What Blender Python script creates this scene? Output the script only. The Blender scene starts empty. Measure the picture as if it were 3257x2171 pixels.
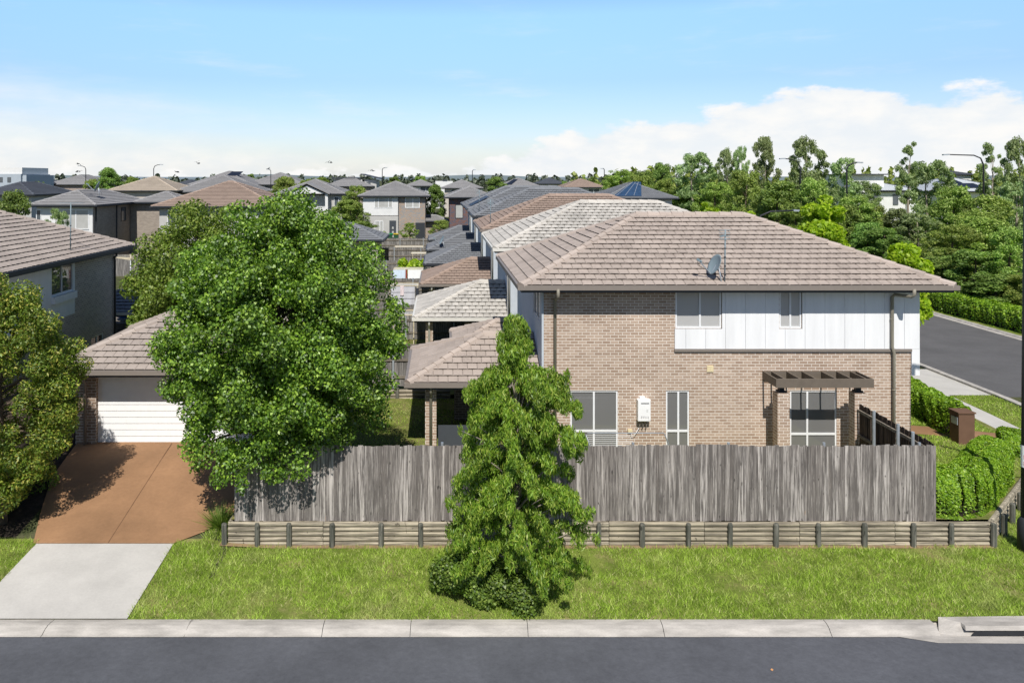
import bpy, math, random
import numpy as np
from mathutils import Vector, Matrix
R = math.radians
random.seed(11)
rng = np.random.default_rng(11)
S = bpy.context.scene
COL = S.collection
HC = 8.6          # camera height above the corner house's floor
PI = math.pi

# ------------------------------------------------------------------ helpers
class MB:
    """collects faces, then links them as ONE mesh object"""
    def __init__(s):
        s.v = []; s.f = []; s.m = []
    def poly(s, pts, m=0):
        n = len(s.v); s.v += [tuple(p) for p in pts]
        s.f.append(list(range(n, n + len(pts)))); s.m.append(m)
    def hexa(s, p, m=0):
        n = len(s.v); s.v += [tuple(q) for q in p]
        for q in ((0,3,2,1),(4,5,6,7),(0,1,5,4),(1,2,6,5),(2,3,7,6),(3,0,4,7)):
            s.f.append([n + i for i in q]); s.m.append(m)
    def box(s, x0, x1, y0, y1, z0, z1, m=0):
        s.hexa([(x0,y0,z0),(x1,y0,z0),(x1,y1,z0),(x0,y1,z0),(x0,y0,z1),(x1,y0,z1),(x1,y1,z1),(x0,y1,z1)], m)
    def mbox(s, f, u0, u1, w0, w1, z0, z1, m=0):
        s.hexa([f(u0,w0,z0),f(u1,w0,z0),f(u1,w1,z0),f(u0,w1,z0),f(u0,w0,z1),f(u1,w0,z1),f(u1,w1,z1),f(u0,w1,z1)], m)
    def bar(s, p, q, w, h=None, m=0, up=(0,0,1)):
        p = Vector(p); q = Vector(q); h = h or w
        d = (q - p).normalized(); u = Vector(up)
        if abs(d.dot(u)) > .98: u = Vector((0,1,0))
        a = d.cross(u).normalized() * w/2; b = a.cross(d).normalized() * h/2
        s.hexa([p-a-b, p+a-b, p+a+b, p-a+b, q-a-b, q+a-b, q+a+b, q-a+b], m)
    def tube(s, pts, r, n=8, m=0, cap=True):
        pts = [Vector(p) for p in pts]
        if not isinstance(r, (list, tuple)): r = [r]*len(pts)
        base = len(s.v); ref = None
        for i, p in enumerate(pts):
            d = (pts[min(i+1, len(pts)-1)] - pts[max(i-1, 0)]).normalized()
            if ref is None:
                ref = Vector((1,0,0)) if abs(d.x) < .9 else Vector((0,1,0))
            a = (ref - d*ref.dot(d)).normalized(); ref = a; b = d.cross(a)
            for k in range(n):
                t = 2*PI*k/n
                s.v.append(tuple(p + (a*math.cos(t) + b*math.sin(t))*r[i]))
        for i in range(len(pts)-1):
            for k in range(n):
                a0 = base+i*n+k; a1 = base+i*n+(k+1) % n
                s.f.append([a0, a1, a1+n, a0+n]); s.m.append(m)
        if cap:
            s.f.append([base+k for k in range(n)][::-1]); s.m.append(m)
            s.f.append([base+(len(pts)-1)*n+k for k in range(n)]); s.m.append(m)
    def build(s, name, mats, parent=None, smooth=False):
        me = bpy.data.meshes.new(name)
        me.from_pydata(s.v, [], s.f)
        if not isinstance(mats, (list, tuple)): mats = [mats]
        for k in mats: me.materials.append(k)
        if len(mats) > 1: me.polygons.foreach_set('material_index', s.m)
        if smooth: me.polygons.foreach_set('use_smooth', [True]*len(s.f))
        me.update()
        return link(name, me, parent)

def link(name, me, parent=None):
    o = bpy.data.objects.new(name, me); COL.objects.link(o)
    if parent is not None:
        o.parent = parent
        if parent.type == 'EMPTY':
            o.matrix_parent_inverse = Matrix.Translation(-parent.location)
    return o

def tag(o, label=None, cat=None, group=None, kind=None):
    if label: o['label'] = label
    if cat: o['category'] = cat
    if group: o['group'] = group
    if kind: o['kind'] = kind
    return o

def thing(name, label, cat, loc=(0,0,0), group=None):
    o = bpy.data.objects.new(name, None); COL.objects.link(o)
    o.location = loc; o.empty_display_size = .2
    return tag(o, label, cat, group)

def dup(o, parent=None, loc=None, rz=0, sc=None, label=None, group=None):
    c = o.copy(); COL.objects.link(c)
    if parent is not None:
        mi = o.matrix_parent_inverse.copy(); c.parent = parent; c.matrix_parent_inverse = mi
    if loc is not None: c.location = loc; c.rotation_euler = (0,0,rz)
    if sc: c.scale = sc
    if label: c['label'] = label
    if group: c['group'] = group
    for ch in list(o.children): dup(ch, c)
    return c

def wmap(axis, pl):
    """u along the wall, w outwards, z up"""
    if axis == '-y': return lambda u, w, z: (u, pl-w, z)
    if axis == '+y': return lambda u, w, z: (u, pl+w, z)
    if axis == '-x': return lambda u, w, z: (pl-w, u, z)
    return lambda u, w, z: (pl+w, u, z)

def lerp(a, b, t): return a + (b-a)*t
def sm(t): t = max(0., min(1., t)); return t*t*(3-2*t)
def itp(x, xs, ys): return float(np.interp(x, xs, ys))

# ------------------------------------------------------------------ materials
def newmat(name):
    m = bpy.data.materials.new(name); m.use_nodes = True
    nt = m.node_tree; nt.nodes.clear()
    out = nt.nodes.new('ShaderNodeOutputMaterial')
    return m, nt, out
def N(nt, t, **kw):
    n = nt.nodes.new(t)
    for k, v in kw.items(): setattr(n, k, v)
    return n
def setin(nt, sock, v):
    if hasattr(v, 'is_output'): nt.links.new(v, sock)
    elif v is not None: sock.default_value = v
def math_(nt, op, a, b=None, c=None, clamp=False):
    n = N(nt, 'ShaderNodeMath', operation=op); n.use_clamp = clamp
    for i, v in enumerate((a, b, c)):
        if v is not None: setin(nt, n.inputs[i], v)
    return n.outputs[0]
def mixc(nt, f, a, b, blend='MIX'):
    n = N(nt, 'ShaderNodeMix', data_type='RGBA', blend_type=blend)
    setin(nt, n.inputs[0], f)
    for i, v in ((6, a), (7, b)):
        if isinstance(v, tuple) and len(v) == 3: v = v + (1,)
        setin(nt, n.inputs[i], v)
    return n.outputs[2]
def noise(nt, vec, scale, detail=3, rough=.55):
    n = N(nt, 'ShaderNodeTexNoise'); n.inputs['Scale'].default_value = scale
    n.inputs['Detail'].default_value = detail; n.inputs['Roughness'].default_value = rough
    if vec is not None: nt.links.new(vec, n.inputs['Vector'])
    return n.outputs['Fac']
def ramp(nt, fac, stops):
    n = N(nt, 'ShaderNodeValToRGB'); e = n.color_ramp.elements
    while len(e) < len(stops): e.new(.5)
    for i, (p, c) in enumerate(stops):
        e[i].position = p
        if not isinstance(c, tuple): c = (c, c, c)
        e[i].color = c + (1,) if len(c) == 3 else c
    nt.links.new(fac, n.inputs[0])
    return n.outputs[0]
def mapping(nt, vec, scale=(1,1,1)):
    n = N(nt, 'ShaderNodeMapping'); n.inputs['Scale'].default_value = scale
    nt.links.new(vec, n.inputs['Vector']); return n.outputs[0]
def pos(nt): return N(nt, 'ShaderNodeNewGeometry').outputs['Position']
def island(nt): return N(nt, 'ShaderNodeNewGeometry').outputs['Random Per Island']
def princ(nt, out, col, rough=.8, spec=.25, metal=0., bump=None, bstr=.3, bdist=.02):
    p = N(nt, 'ShaderNodeBsdfPrincipled')
    if isinstance(col, tuple) and len(col) == 3: col = col + (1,)
    setin(nt, p.inputs['Base Color'], col)
    setin(nt, p.inputs['Roughness'], rough); p.inputs['Metallic'].default_value = metal
    p.inputs['Specular IOR Level'].default_value = spec
    if bump is not None:
        b = N(nt, 'ShaderNodeBump'); b.inputs['Strength'].default_value = bstr
        b.inputs['Distance'].default_value = bdist
        nt.links.new(bump, b.inputs['Height']); nt.links.new(b.outputs[0], p.inputs['Normal'])
    nt.links.new(p.outputs[0], out.inputs[0]); return p

def mat(name, col, rough=.8, var=.12, scale=5., fine=0., metal=0., spec=.25, bump=0., stretch=(1,1,1)):
    m, nt, out = newmat(name)
    v = mapping(nt, pos(nt), stretch)
    n = noise(nt, v, scale, 5, .6)
    lo = tuple(c*(1-var) for c in col); hi = tuple(min(1, c*(1+var)) for c in col)
    c = mixc(nt, ramp(nt, n, [(.3, 0.), (.7, 1.)]), lo, hi)
    h = n
    if fine:
        n2 = noise(nt, v, scale*18, 2, .7); h = n2
        c = mixc(nt, 1., c, ramp(nt, n2, [(.25, 1-fine), (.75, 1+fine if 1+fine <= 1 else 1.)]), 'MULTIPLY')
    princ(nt, out, c, rough, spec, metal, h if bump else None, bump)
    return m

def brick(name, c1, c2, mortar, ms=.012):
    m, nt, out = newmat(name)
    g = N(nt, 'ShaderNodeNewGeometry')
    sp = N(nt, 'ShaderNodeSeparateXYZ'); nt.links.new(g.outputs['Position'], sp.inputs[0])
    sn = N(nt, 'ShaderNodeSeparateXYZ'); nt.links.new(g.outputs['True Normal'], sn.inputs[0])
    side = math_(nt, 'GREATER_THAN', math_(nt, 'ABSOLUTE', sn.outputs[0]), .6)
    u = math_(nt, 'ADD', math_(nt, 'MULTIPLY', sp.outputs[0], math_(nt, 'SUBTRACT', 1., side)),
              math_(nt, 'MULTIPLY', sp.outputs[1], side))
    cb = N(nt, 'ShaderNodeCombineXYZ')
    nt.links.new(math_(nt, 'ADD', u, 100.03), cb.inputs[0]); nt.links.new(math_(nt, 'ADD', sp.outputs[2], 10.), cb.inputs[1])
    b = N(nt, 'ShaderNodeTexBrick'); nt.links.new(cb.outputs[0], b.inputs['Vector'])
    b.inputs['Scale'].default_value = 1; b.inputs['Brick Width'].default_value = .24
    b.inputs['Row Height'].default_value = .086; b.inputs['Mortar Size'].default_value = ms*.5
    b.inputs['Mortar Smooth'].default_value = .1; b.inputs['Bias'].default_value = 0.
    b.inputs['Color1'].default_value = c1+(1,); b.inputs['Color2'].default_value = c2+(1,)
    b.inputs['Mortar'].default_value = mortar+(1,)
    st = noise(nt, g.outputs['Position'], .7, 4)
    fn = noise(nt, g.outputs['Position'], 60, 2)
    c = mixc(nt, 1., b.outputs['Color'], ramp(nt, st, [(.3, .86), (.7, 1.)]), 'MULTIPLY')
    c = mixc(nt, 1., c, ramp(nt, fn, [(.3, .86), (.7, 1.)]), 'MULTIPLY')
    princ(nt, out, c, .9, .15, bump=math_(nt, 'SUBTRACT', 1., b.outputs['Fac']), bstr=.5, bdist=.006)
    return m

def tilemat(name, col, stain, var=.16, sfac=.55):
    m, nt, out = newmat(name)
    p = pos(nt); r = island(nt)
    c = mixc(nt, r, tuple(k*(1-var) for k in col), tuple(k*(1+var) for k in col))
    n1 = noise(nt, p, 1.1, 5, .65); n2 = noise(nt, p, 9., 4, .7)
    s = math_(nt, 'MULTIPLY', ramp(nt, n1, [(.42, 0.), (.72, 1.)]), ramp(nt, n2, [(.35, 0.), (.7, 1.)]))
    c = mixc(nt, math_(nt, 'MULTIPLY', s, sfac), c, stain)
    c = mixc(nt, 1., c, ramp(nt, noise(nt, p, 45, 2), [(.25, .82), (.75, 1.)]), 'MULTIPLY')
    princ(nt, out, c, .85, .2)
    return m

def wood(name, c1, c2, c3, along='z', rust=.0):
    """weathered timber: a tone per board, streaks along the grain, knots"""
    m, nt, out = newmat(name)
    p = pos(nt); r = island(nt)
    off = N(nt, 'ShaderNodeCombineXYZ'); nt.links.new(math_(nt, 'MULTIPLY', r, 37.), off.inputs[0 if along != 'x' else 1])
    add = N(nt, 'ShaderNodeVectorMath', operation='ADD'); nt.links.new(p, add.inputs[0]); nt.links.new(off.outputs[0], add.inputs[1])
    sc = {'z': (24, 24, 1.1), 'x': (1.1, 30, 30), 'n': (9, 9, 9)}[along]
    st = noise(nt, mapping(nt, add.outputs[0], sc), 1., 5, .65)
    c = mixc(nt, r, c1, c2)
    c = mixc(nt, ramp(nt, st, [(.42, 0.), (.62, 1.)]), c3, c)
    if along == 'z':
        s2 = noise(nt, mapping(nt, add.outputs[0], (75, 75, 2.2)), 1., 3, .7)
        c = mixc(nt, ramp(nt, s2, [(.56, 0.), (.74, .5)]), c, tuple(min(1, k*1.5) for k in c2))
        c = mixc(nt, ramp(nt, s2, [(.28, .7), (.42, 0.)]), c, c3)
    big = noise(nt, mapping(nt, add.outputs[0], (2, 2, .8)), 1., 3)
    c = mixc(nt, 1., c, ramp(nt, big, [(.3, .7), (.7, 1.)]), 'MULTIPLY')
    kn = noise(nt, mapping(nt, add.outputs[0], (14, 14, 5)), 1., 1)
    c = mixc(nt, ramp(nt, kn, [(.7, 0.), (.76, .8)]), c, tuple(k*.35 for k in c3))
    if rust:
        rs = noise(nt, mapping(nt, add.outputs[0], (11, 11, 1.6)), 1., 2)
        c = mixc(nt, ramp(nt, rs, [(.74, 0.), (.8, rust)]), c, (.42, .2, .06))
    princ(nt, out, c, .9, .12, bump=st, bstr=.35, bdist=.01)
    return m

def leafmat(name, c1, c2, c3=None, trans=.35, tint=None, gloss=.06, big=1.2, clump=.5, objvar=0.):
    m, nt, out = newmat(name)
    r = island(nt)
    stops = [(0., c1), (.6, c2)]
    stops.append((1., c3 if c3 else tuple(k*1.15 for k in c2)))
    c = ramp(nt, r, stops)
    n = noise(nt, pos(nt), big, 3)
    c = mixc(nt, 1., c, ramp(nt, n, [(.3, 1-clump), (.65, 1.)]), 'MULTIPLY')
    if objvar:
        oi = N(nt, 'ShaderNodeObjectInfo').outputs['Random']
        hsv = N(nt, 'ShaderNodeHueSaturation')
        nt.links.new(c, hsv.inputs['Color'])
        nt.links.new(math_(nt, 'MULTIPLY_ADD', oi, objvar*.045, .5-objvar*.012), hsv.inputs['Hue'])
        nt.links.new(math_(nt, 'MULTIPLY_ADD', oi, objvar*.6, 1-objvar*.22), hsv.inputs['Value'])
        c = hsv.outputs[0]
    d = N(nt, 'ShaderNodeBsdfDiffuse'); nt.links.new(c, d.inputs[0])
    t = N(nt, 'ShaderNodeBsdfTranslucent')
    tc = mixc(nt, 1., c, (1.15, 1.25, .5) if not tint else tint, 'MULTIPLY'); nt.links.new(tc, t.inputs[0])
    mx = N(nt, 'ShaderNodeMixShader'); mx.inputs[0].default_value = trans
    nt.links.new(d.outputs[0], mx.inputs[1]); nt.links.new(t.outputs[0], mx.inputs[2])
    gl = N(nt, 'ShaderNodeBsdfGlossy'); gl.inputs['Roughness'].default_value = .5
    gl.inputs[0].default_value = (1, 1, 1, 1)
    m2 = N(nt, 'ShaderNodeMixShader'); m2.inputs[0].default_value = gloss
    nt.links.new(mx.outputs[0], m2.inputs[1]); nt.links.new(gl.outputs[0], m2.inputs[2])
    nt.links.new(m2.outputs[0], out.inputs[0])
    return m

def glassmat(name, grey, screen=.55, gl=.1):
    """window glass with an insect screen behind: part see-through, part grey, part mirror"""
    m, nt, out = newmat(name)
    t = N(nt, 'ShaderNodeBsdfTransparent'); t.inputs[0].default_value = (.75,.78,.8,1)
    d = N(nt, 'ShaderNodeBsdfDiffuse'); d.inputs[0].default_value = grey+(1,)
    a = N(nt, 'ShaderNodeMixShader'); a.inputs[0].default_value = screen
    nt.links.new(t.outputs[0], a.inputs[1]); nt.links.new(d.outputs[0], a.inputs[2])
    g = N(nt, 'ShaderNodeBsdfGlossy'); g.inputs['Roughness'].default_value = .03
    fr = N(nt, 'ShaderNodeFresnel'); fr.inputs[0].default_value = 1.5
    b = N(nt, 'ShaderNodeMixShader')
    nt.links.new(math_(nt, 'ADD', fr.outputs[0], gl, clamp=True), b.inputs[0])
    nt.links.new(a.outputs[0], b.inputs[1]); nt.links.new(g.outputs[0], b.inputs[2])
    nt.links.new(b.outputs[0], out.inputs[0]); return m

M = {}
M['brick_tan'] = brick('brick_tan', (.4,.285,.21), (.56,.43,.335), (.86,.79,.7), .016)
M['brick_dark'] = brick('brick_dark', (.26,.2,.17), (.38,.3,.255), (.66,.6,.55), .017)
M['brick_multi'] = brick('brick_multi', (.44,.3,.2), (.27,.285,.3), (.55,.52,.48), .014)
M['brick_brown'] = brick('brick_brown', (.26,.18,.13), (.37,.27,.2), (.66,.58,.5), .018)
M['brick_multi2'] = brick('brick_multi_dark', (.22,.09,.06), (.07,.1,.16), (.3,.27,.25), .013)
M['brick_shade_lift'] = brick('brick_neighbour_lifted', (.4,.33,.29), (.54,.46,.4), (.82,.76,.7), .017)  # paler copy of the dark brick, colour lifted to offset the wall's shade
M['brick_grey'] = brick('brick_grey', (.32,.27,.23), (.42,.36,.3), (.45,.42,.38), .012)
M['cladding'] = mat('white_cladding', (.82,.83,.84), .6, .06, 4, .04, stretch=(1,1,.12))
M['gap'] = mat('dark_gap', (.1,.1,.1), .9)
M['render_pale'] = mat('pale_render', (.52,.57,.62), .85, .06, 2, .05)
M['render_white'] = mat('white_render', (.74,.74,.73), .8, .05, 1.5, .05)
M['render_beige'] = mat('beige_render', (.56,.5,.44), .85, .06, 1.5, .05)
M['render_grey'] = mat('grey_render', (.5,.49,.47), .85, .06, 1.5, .05)
M['render_blue'] = mat('blue_grey_render', (.4,.45,.5), .85, .06, 1.5)
for k, c, s in (('tan', (.455,.385,.335), (.19,.155,.135)), ('white', (.56,.53,.48), (.22,.215,.2)),
                ('brown', (.35,.265,.215), (.15,.115,.095)), ('grey', (.21,.22,.235), (.1,.105,.11)),
                ('lgrey', (.3,.295,.295), (.16,.16,.165)), ('taupe', (.43,.37,.325), (.18,.155,.14)),
                ('beige', (.47,.4,.32), (.2,.17,.14)), ('dusk', (.09,.1,.12), (.05,.055,.06))):
    M['tile_'+k] = tilemat(k+'_roof_tile', c, s, .12 if k == 'white' else .065, .9 if k == 'white' else .75)
    M['edge_shade_'+k] = mat(k+'_tile_edge_shade', tuple(q*.15 for q in c), .95, .3, 12)  # tile butts nearly black: shade under each course put into the colour
    M['cap_'+k] = tilemat(k+'_ridge_tile', tuple(q*1.06 for q in c), s, .12, .35)
M['gutter_brown'] = mat('brown_gutter', (.23,.2,.175), .5, .05)
M['gutter_dark'] = mat('dark_gutter', (.045,.05,.058), .5, .05)
M['gutter_white'] = mat('white_gutter', (.68,.66,.6), .5, .05)
M['soffit'] = mat('soffit_board', (.2,.2,.2), .8, .05)
M['fascia'] = mat('fascia_board', (.06,.068,.08), .6, .05)
M['pipe'] = mat('taupe_pipe', (.27,.25,.2), .5, .06)
M['white_metal'] = mat('white_powder_coat', (.78,.79,.8), .35, .03)
M['black_metal'] = mat('black_powder_coat', (.03,.032,.036), .45, .1)
M['galv'] = mat('galvanised_steel', (.42,.46,.5), .4, .12, 8, metal=.4)
M['glass'] = glassmat('window_glass', (.3,.3,.295), .6, .06)
M['glass_shade_lift'] = glassmat('upper_glass_lifted', (.72,.72,.71), .66, .06)  # paler copy of the window glass, colour lifted to offset the eave shade
M['glass_clear'] = glassmat('clear_window_glass', (.16,.17,.18), .4, .08)
M['pane'] = mat('far_window_glass', (.10,.115,.13), .12, .2, 1., spec=.6)
M['pane_blind'] = mat('far_window_blind', (.45,.45,.43), .3, .1, 1., spec=.5)
M['blind'] = mat('roller_blind', (.42,.415,.4), .9, .05)
M['room'] = mat('room_wall', (.3,.29,.28), .9, .05)
M['pergola'] = mat('brown_painted_timber', (.15,.125,.1), .6, .08, 6)
M['concrete'] = mat('pale_concrete', (.53,.51,.475), .9, .09, 1.1, .1, bump=.15)
M['kerb'] = mat('kerb_concrete', (.47,.44,.4), .9, .27, 1.3, .2, bump=.25, stretch=(1,4,4))
M['drive'] = mat('terracotta_concrete', (.335,.19,.1), .75, .2, .55, .14, bump=.1)
M['asphalt'] = mat('asphalt', (.11,.115,.13), .9, .18, .5, .22, bump=.4)
M['asphalt2'] = mat('old_asphalt', (.125,.122,.122), .92, .12, .6, .15, bump=.2)
M['paling'] = wood('weathered_paling', (.185,.163,.147), (.64,.59,.545), (.15,.135,.125), 'z', .7)
M['paling_far'] = wood('old_paling', (.24,.225,.21), (.44,.415,.39), (.12,.115,.11), 'z')
M['paling_brown'] = wood('brown_paling', (.1,.075,.06), (.16,.12,.095), (.05,.04,.035), 'z')
M['sleeper'] = wood('grey_log', (.42,.365,.265), (.62,.55,.42), (.2,.175,.135), 'x')
M['post'] = wood('grey_post', (.17,.165,.14), (.27,.255,.22), (.09,.095,.08), 'z')
M['rail'] = wood('fence_rail', (.25,.22,.18), (.38,.34,.28), (.14,.12,.1), 'x')
M['bark'] = mat('brown_bark', (.15,.115,.085), .95, .35, 7, bump=.3)
M['bark_pale'] = mat('pale_bark', (.3,.26,.21), .9, .3, 5, bump=.2)
M['solar'] = mat('solar_panel', (.018,.024,.04), .45, .2, 2., spec=.15)
M['solar_blue'] = mat('blue_solar_panel', (.03,.065,.13), .5, .2, 2., spec=.15)
M['dish'] = mat('grey_dish_paint', (.21,.27,.3), .5, .06)
M['white_plastic'] = mat('white_plastic', (.85,.85,.84), .4, .03)
M['cream_plastic'] = mat('cream_plastic', (.72,.62,.4), .5, .05)
M['mulch'] = mat('dark_mulch', (.045,.035,.028), 1., .5, 9, .3, bump=.6)
M['dirt'] = mat('tan_soil', (.3,.21,.12), 1., .2, 4, .15, bump=.4)
M['metal_roof'] = mat('pale_metal_roof', (.55,.58,.6), .5, .04)
M['red'] = mat('red_print', (.6,.08,.06), .6)

def lawn(name, g1, g2, straw, amt):
    m, nt, out = newmat(name)
    p = pos(nt)
    c = mixc(nt, ramp(nt, noise(nt, p, 2.2, 4), [(.35, 0.), (.65, 1.)]), g1, g2)
    c = mixc(nt, math_(nt, 'MULTIPLY', ramp(nt, noise(nt, p, .9, 5, .7), [(.5, 0.), (.75, 1.)]), amt), c, straw)
    f = noise(nt, p, 26, 3, .7)
    c = mixc(nt, 1., c, ramp(nt, f, [(.25, .55), (.7, 1.)]), 'MULTIPLY')
    princ(nt, out, c, 1., .05, bump=f, bstr=.8, bdist=.05); return m
M['lawn'] = lawn('lawn_ground', (.16,.22,.04), (.26,.32,.07), (.45,.36,.18), .8)
M['field'] = lawn('open_ground', (.07,.09,.035), (.12,.13,.06), (.24,.21,.14), .6)
M['yard'] = lawn('yard_ground', (.17,.21,.05), (.27,.27,.09), (.42,.34,.16), .8)
def blade(name, a, b, straw):
    m, nt, out = newmat(name)
    r = island(nt); p = pos(nt)
    c = ramp(nt, r, [(0., a), (.55, b), (.8, tuple(k*1.25 for k in b)), (1., straw)])
    n = noise(nt, p, .8, 4, .65)
    c = mixc(nt, math_(nt, 'MULTIPLY', ramp(nt, n, [(.52, 0.), (.75, 1.)]), .55), c, straw)
    c = mixc(nt, 1., c, ramp(nt, noise(nt, p, 2.6, 3), [(.3, .62), (.6, 1.)]), 'MULTIPLY')
    d = N(nt, 'ShaderNodeBsdfDiffuse'); nt.links.new(c, d.inputs[0])
    t = N(nt, 'ShaderNodeBsdfTranslucent'); nt.links.new(c, t.inputs[0])
    x = N(nt, 'ShaderNodeMixShader'); x.inputs[0].default_value = .4
    nt.links.new(d.outputs[0], x.inputs[1]); nt.links.new(t.outputs[0], x.inputs[2])
    nt.links.new(x.outputs[0], out.inputs[0]); return m
M['blade'] = blade('grass_blade', (.21,.34,.035), (.46,.64,.1), (.85,.8,.42))
# foliage
M['lf_round'] = leafmat('glossy_leaf', (.055,.125,.011), (.185,.36,.024), (.47,.68,.08), .33, gloss=.05, big=.9, clump=.35)
M['lf_olive'] = leafmat('olive_leaf', (.1,.17,.02), (.23,.34,.045), (.4,.47,.1), .35, gloss=.03, big=.9, clump=.35)
M['lf_left'] = leafmat('yellow_tipped_leaf', (.09,.15,.018), (.25,.38,.04), (.58,.52,.1), .36, gloss=.03, big=1.1, clump=.45)
M['lf_slim'] = leafmat('lance_leaf', (.1,.2,.018), (.3,.5,.045), (.5,.58,.1), .4, gloss=.03, big=1.2, clump=.35)
M['lf_shrub'] = leafmat('small_dark_leaf', (.07,.13,.016), (.2,.33,.04), (.38,.5,.09), .32, gloss=.03, big=1.5)
M['lf_hedge'] = leafmat('hedge_leaf', (.12,.24,.015), (.3,.52,.03), (.5,.68,.06), .4, gloss=.03, big=1.4, clump=.3)
M['lf_bright'] = leafmat('bright_leaf', (.24,.4,.015), (.44,.62,.03), (.58,.7,.06), .45, gloss=.02, big=.5, clump=.25)
M['lf_gum'] = leafmat('gum_leaf', (.19,.26,.105), (.37,.47,.2), (.52,.58,.28), .38, gloss=.015, big=.35, clump=.35, objvar=.7)
M['lf_dense'] = leafmat('dense_leaf', (.13,.21,.05), (.26,.39,.09), (.42,.53,.14), .35, gloss=.015, big=.3, clump=.4, objvar=.7)
M['lf_oliv2'] = leafmat('wattle_leaf', (.18,.25,.055), (.36,.47,.11), (.55,.61,.17), .38, gloss=.015, big=.3, clump=.35, objvar=.7)
M['lf_far'] = leafmat('far_leaf', (.07,.10,.06), (.12,.155,.09), (.16,.19,.12), .2, big=.08, clump=.4)
# ------------------------------------------------------------------ terrain
LW = lambda x: 1 - sm((x + 5.6)/.6)
def g(x, y):
    base = itp(y, [16.38,16.44,19.2,24,35,60,220,320,6000], [-.52,-.5,-.26,.1,.15,.2,1.2,1.4,1.4])
    left = itp(y, [16.38,16.44,19,24,30,60,220,320,6000], [-.52,-.5,-.15,.58,.55,.2,1.2,1.4,1.4])
    right = itp(y, [16.38,16.44,22,30,60,220,320,6000], [-.55,-.53,-.3,0,.15,1.2,1.4,1.4])
    l = LW(x); r = sm((x-16)/4)
    return (base*(1-l) + left*l)*(1-r) + right*r
def yard_xmax(y): return min(19.2, 13.32 + (y-19.28)*1.02)
def yard_z(x, y):
    t = sm((x-14.2)/4.2); return .33*(1-t) + (g(x, y)+.05)*t
def sheet(name, xs, ys, fz, m, kind='structure', dz=0.):
    b = MB(); nx = len(xs)
    for y in ys:
        for x in xs: b.v.append((x, y, fz(x, y)+dz))
    for j in range(len(ys)-1):
        for i in range(nx-1):
            b.f.append([j*nx+i, j*nx+i+1, (j+1)*nx+i+1, (j+1)*nx+i]); b.m.append(0)
    return tag(b.build(name, m), kind=kind)

# ------------------------------------------------------------------ roofs
def roof_plane(mb, O, U, V, L, D, pitch, a, b, tiles=True, prof=0, course=.32, tw=.3, th=.043, d0=0.):
    """tiled plane rising from an eave: U along the eave, V inward; a, b: hip cut (1) or straight (0) at each end"""
    O = Vector(O); U = Vector(U); V = Vector(V); tp = math.tan(R(pitch)); dv = course*math.cos(R(pitch))
    profs = [[(0,-.008),(.06,.003),(.16,.008),(.84,.008),(.94,.002),(1,-.009)],
             [(0,-.014),(.06,.002),(.2,.012),(.5,.018),(.8,.012),(.94,.002),(1,-.014)]]
    pr = profs[prof]
    i = 0; v0 = d0
    while v0 < D-1e-4:
        v1 = min(v0+dv, D)
        lo0, hi0, lo1, hi1 = a*v0, L-b*v0, a*v1, L-b*v1
        P = lambda u, v, h: O + U*u + V*v + Vector((0,0,tp*v+h))
        if tiles:
            u = math.floor(lo0/tw)*tw - (i % 2)*tw*.5
            while u < hi0:
                j = random.uniform(-.004, .004)
                low = [(min(max(u+(.012+f*.976)*tw, lo0), hi0), h) for f, h in pr]
                upp = [(min(max(u+(.012+f*.976)*tw, lo1), hi1), h) for f, h in pr]
                if low[-1][0]-low[0][0] > .004 or upp[-1][0]-upp[0][0] > .004:
                    n = len(mb.v); k = len(pr)
                    for (uu, h) in low: mb.v.append(tuple(P(uu, v0-.02, th+h+j)))
                    for (uu, h) in upp: mb.v.append(tuple(P(uu, v1, .004+h*.9)))
                    for q in range(k-1):
                        mb.f.append([n+q, n+q+1, n+k+q+1, n+k+q]); mb.m.append(0)
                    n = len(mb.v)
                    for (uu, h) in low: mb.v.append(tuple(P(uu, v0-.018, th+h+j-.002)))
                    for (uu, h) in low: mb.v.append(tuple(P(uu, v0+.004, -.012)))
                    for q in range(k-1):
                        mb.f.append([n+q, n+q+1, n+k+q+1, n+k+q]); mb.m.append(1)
                u += tw
        else:
            mb.poly([P(lo0, v0-.015, th), P(hi0, v0-.015, th), P(hi1, v1, .004), P(lo1, v1, .004)], 0)
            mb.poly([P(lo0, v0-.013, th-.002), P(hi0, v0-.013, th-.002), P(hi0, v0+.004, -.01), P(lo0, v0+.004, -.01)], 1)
        v0 = v1; i += 1

def caps(mb, A, B, w=.145, h=.095, step=.4):
    A = Vector(A); B = Vector(B); L = (B-A).length; n = max(1, round(L/step)); d = (B-A)/L
    s = d.cross(Vector((0,0,1))).normalized(); up = s.cross(d).normalized()
    for i in range(n):
        p = A + d*(L*i/n - .03); q = A + d*(L*(i+1)/n)
        j = random.uniform(-.006, .006)
        r0 = [p + s*(w*1.08*c) + up*(h*z + .03 + j) for c, z in ((-1,-1.0),(-.75,.2),(0,.75),(.75,.2),(1,-1.0))]
        r1 = [q + s*(w*.92*c) + up*(h*z*.9 + .008 + j) for c, z in ((-1,-1.0),(-.75,.2),(0,.75),(.75,.2),(1,-1.0))]
        k = len(mb.v); mb.v += [tuple(x) for x in r0+r1]
        for e in range(4): mb.f.append([k+e, k+e+1, k+5+e+1, k+5+e]); mb.m.append(0)
        mb.f.append([k, k+4, k+3, k+2, k+1]); mb.m.append(0)

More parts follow.
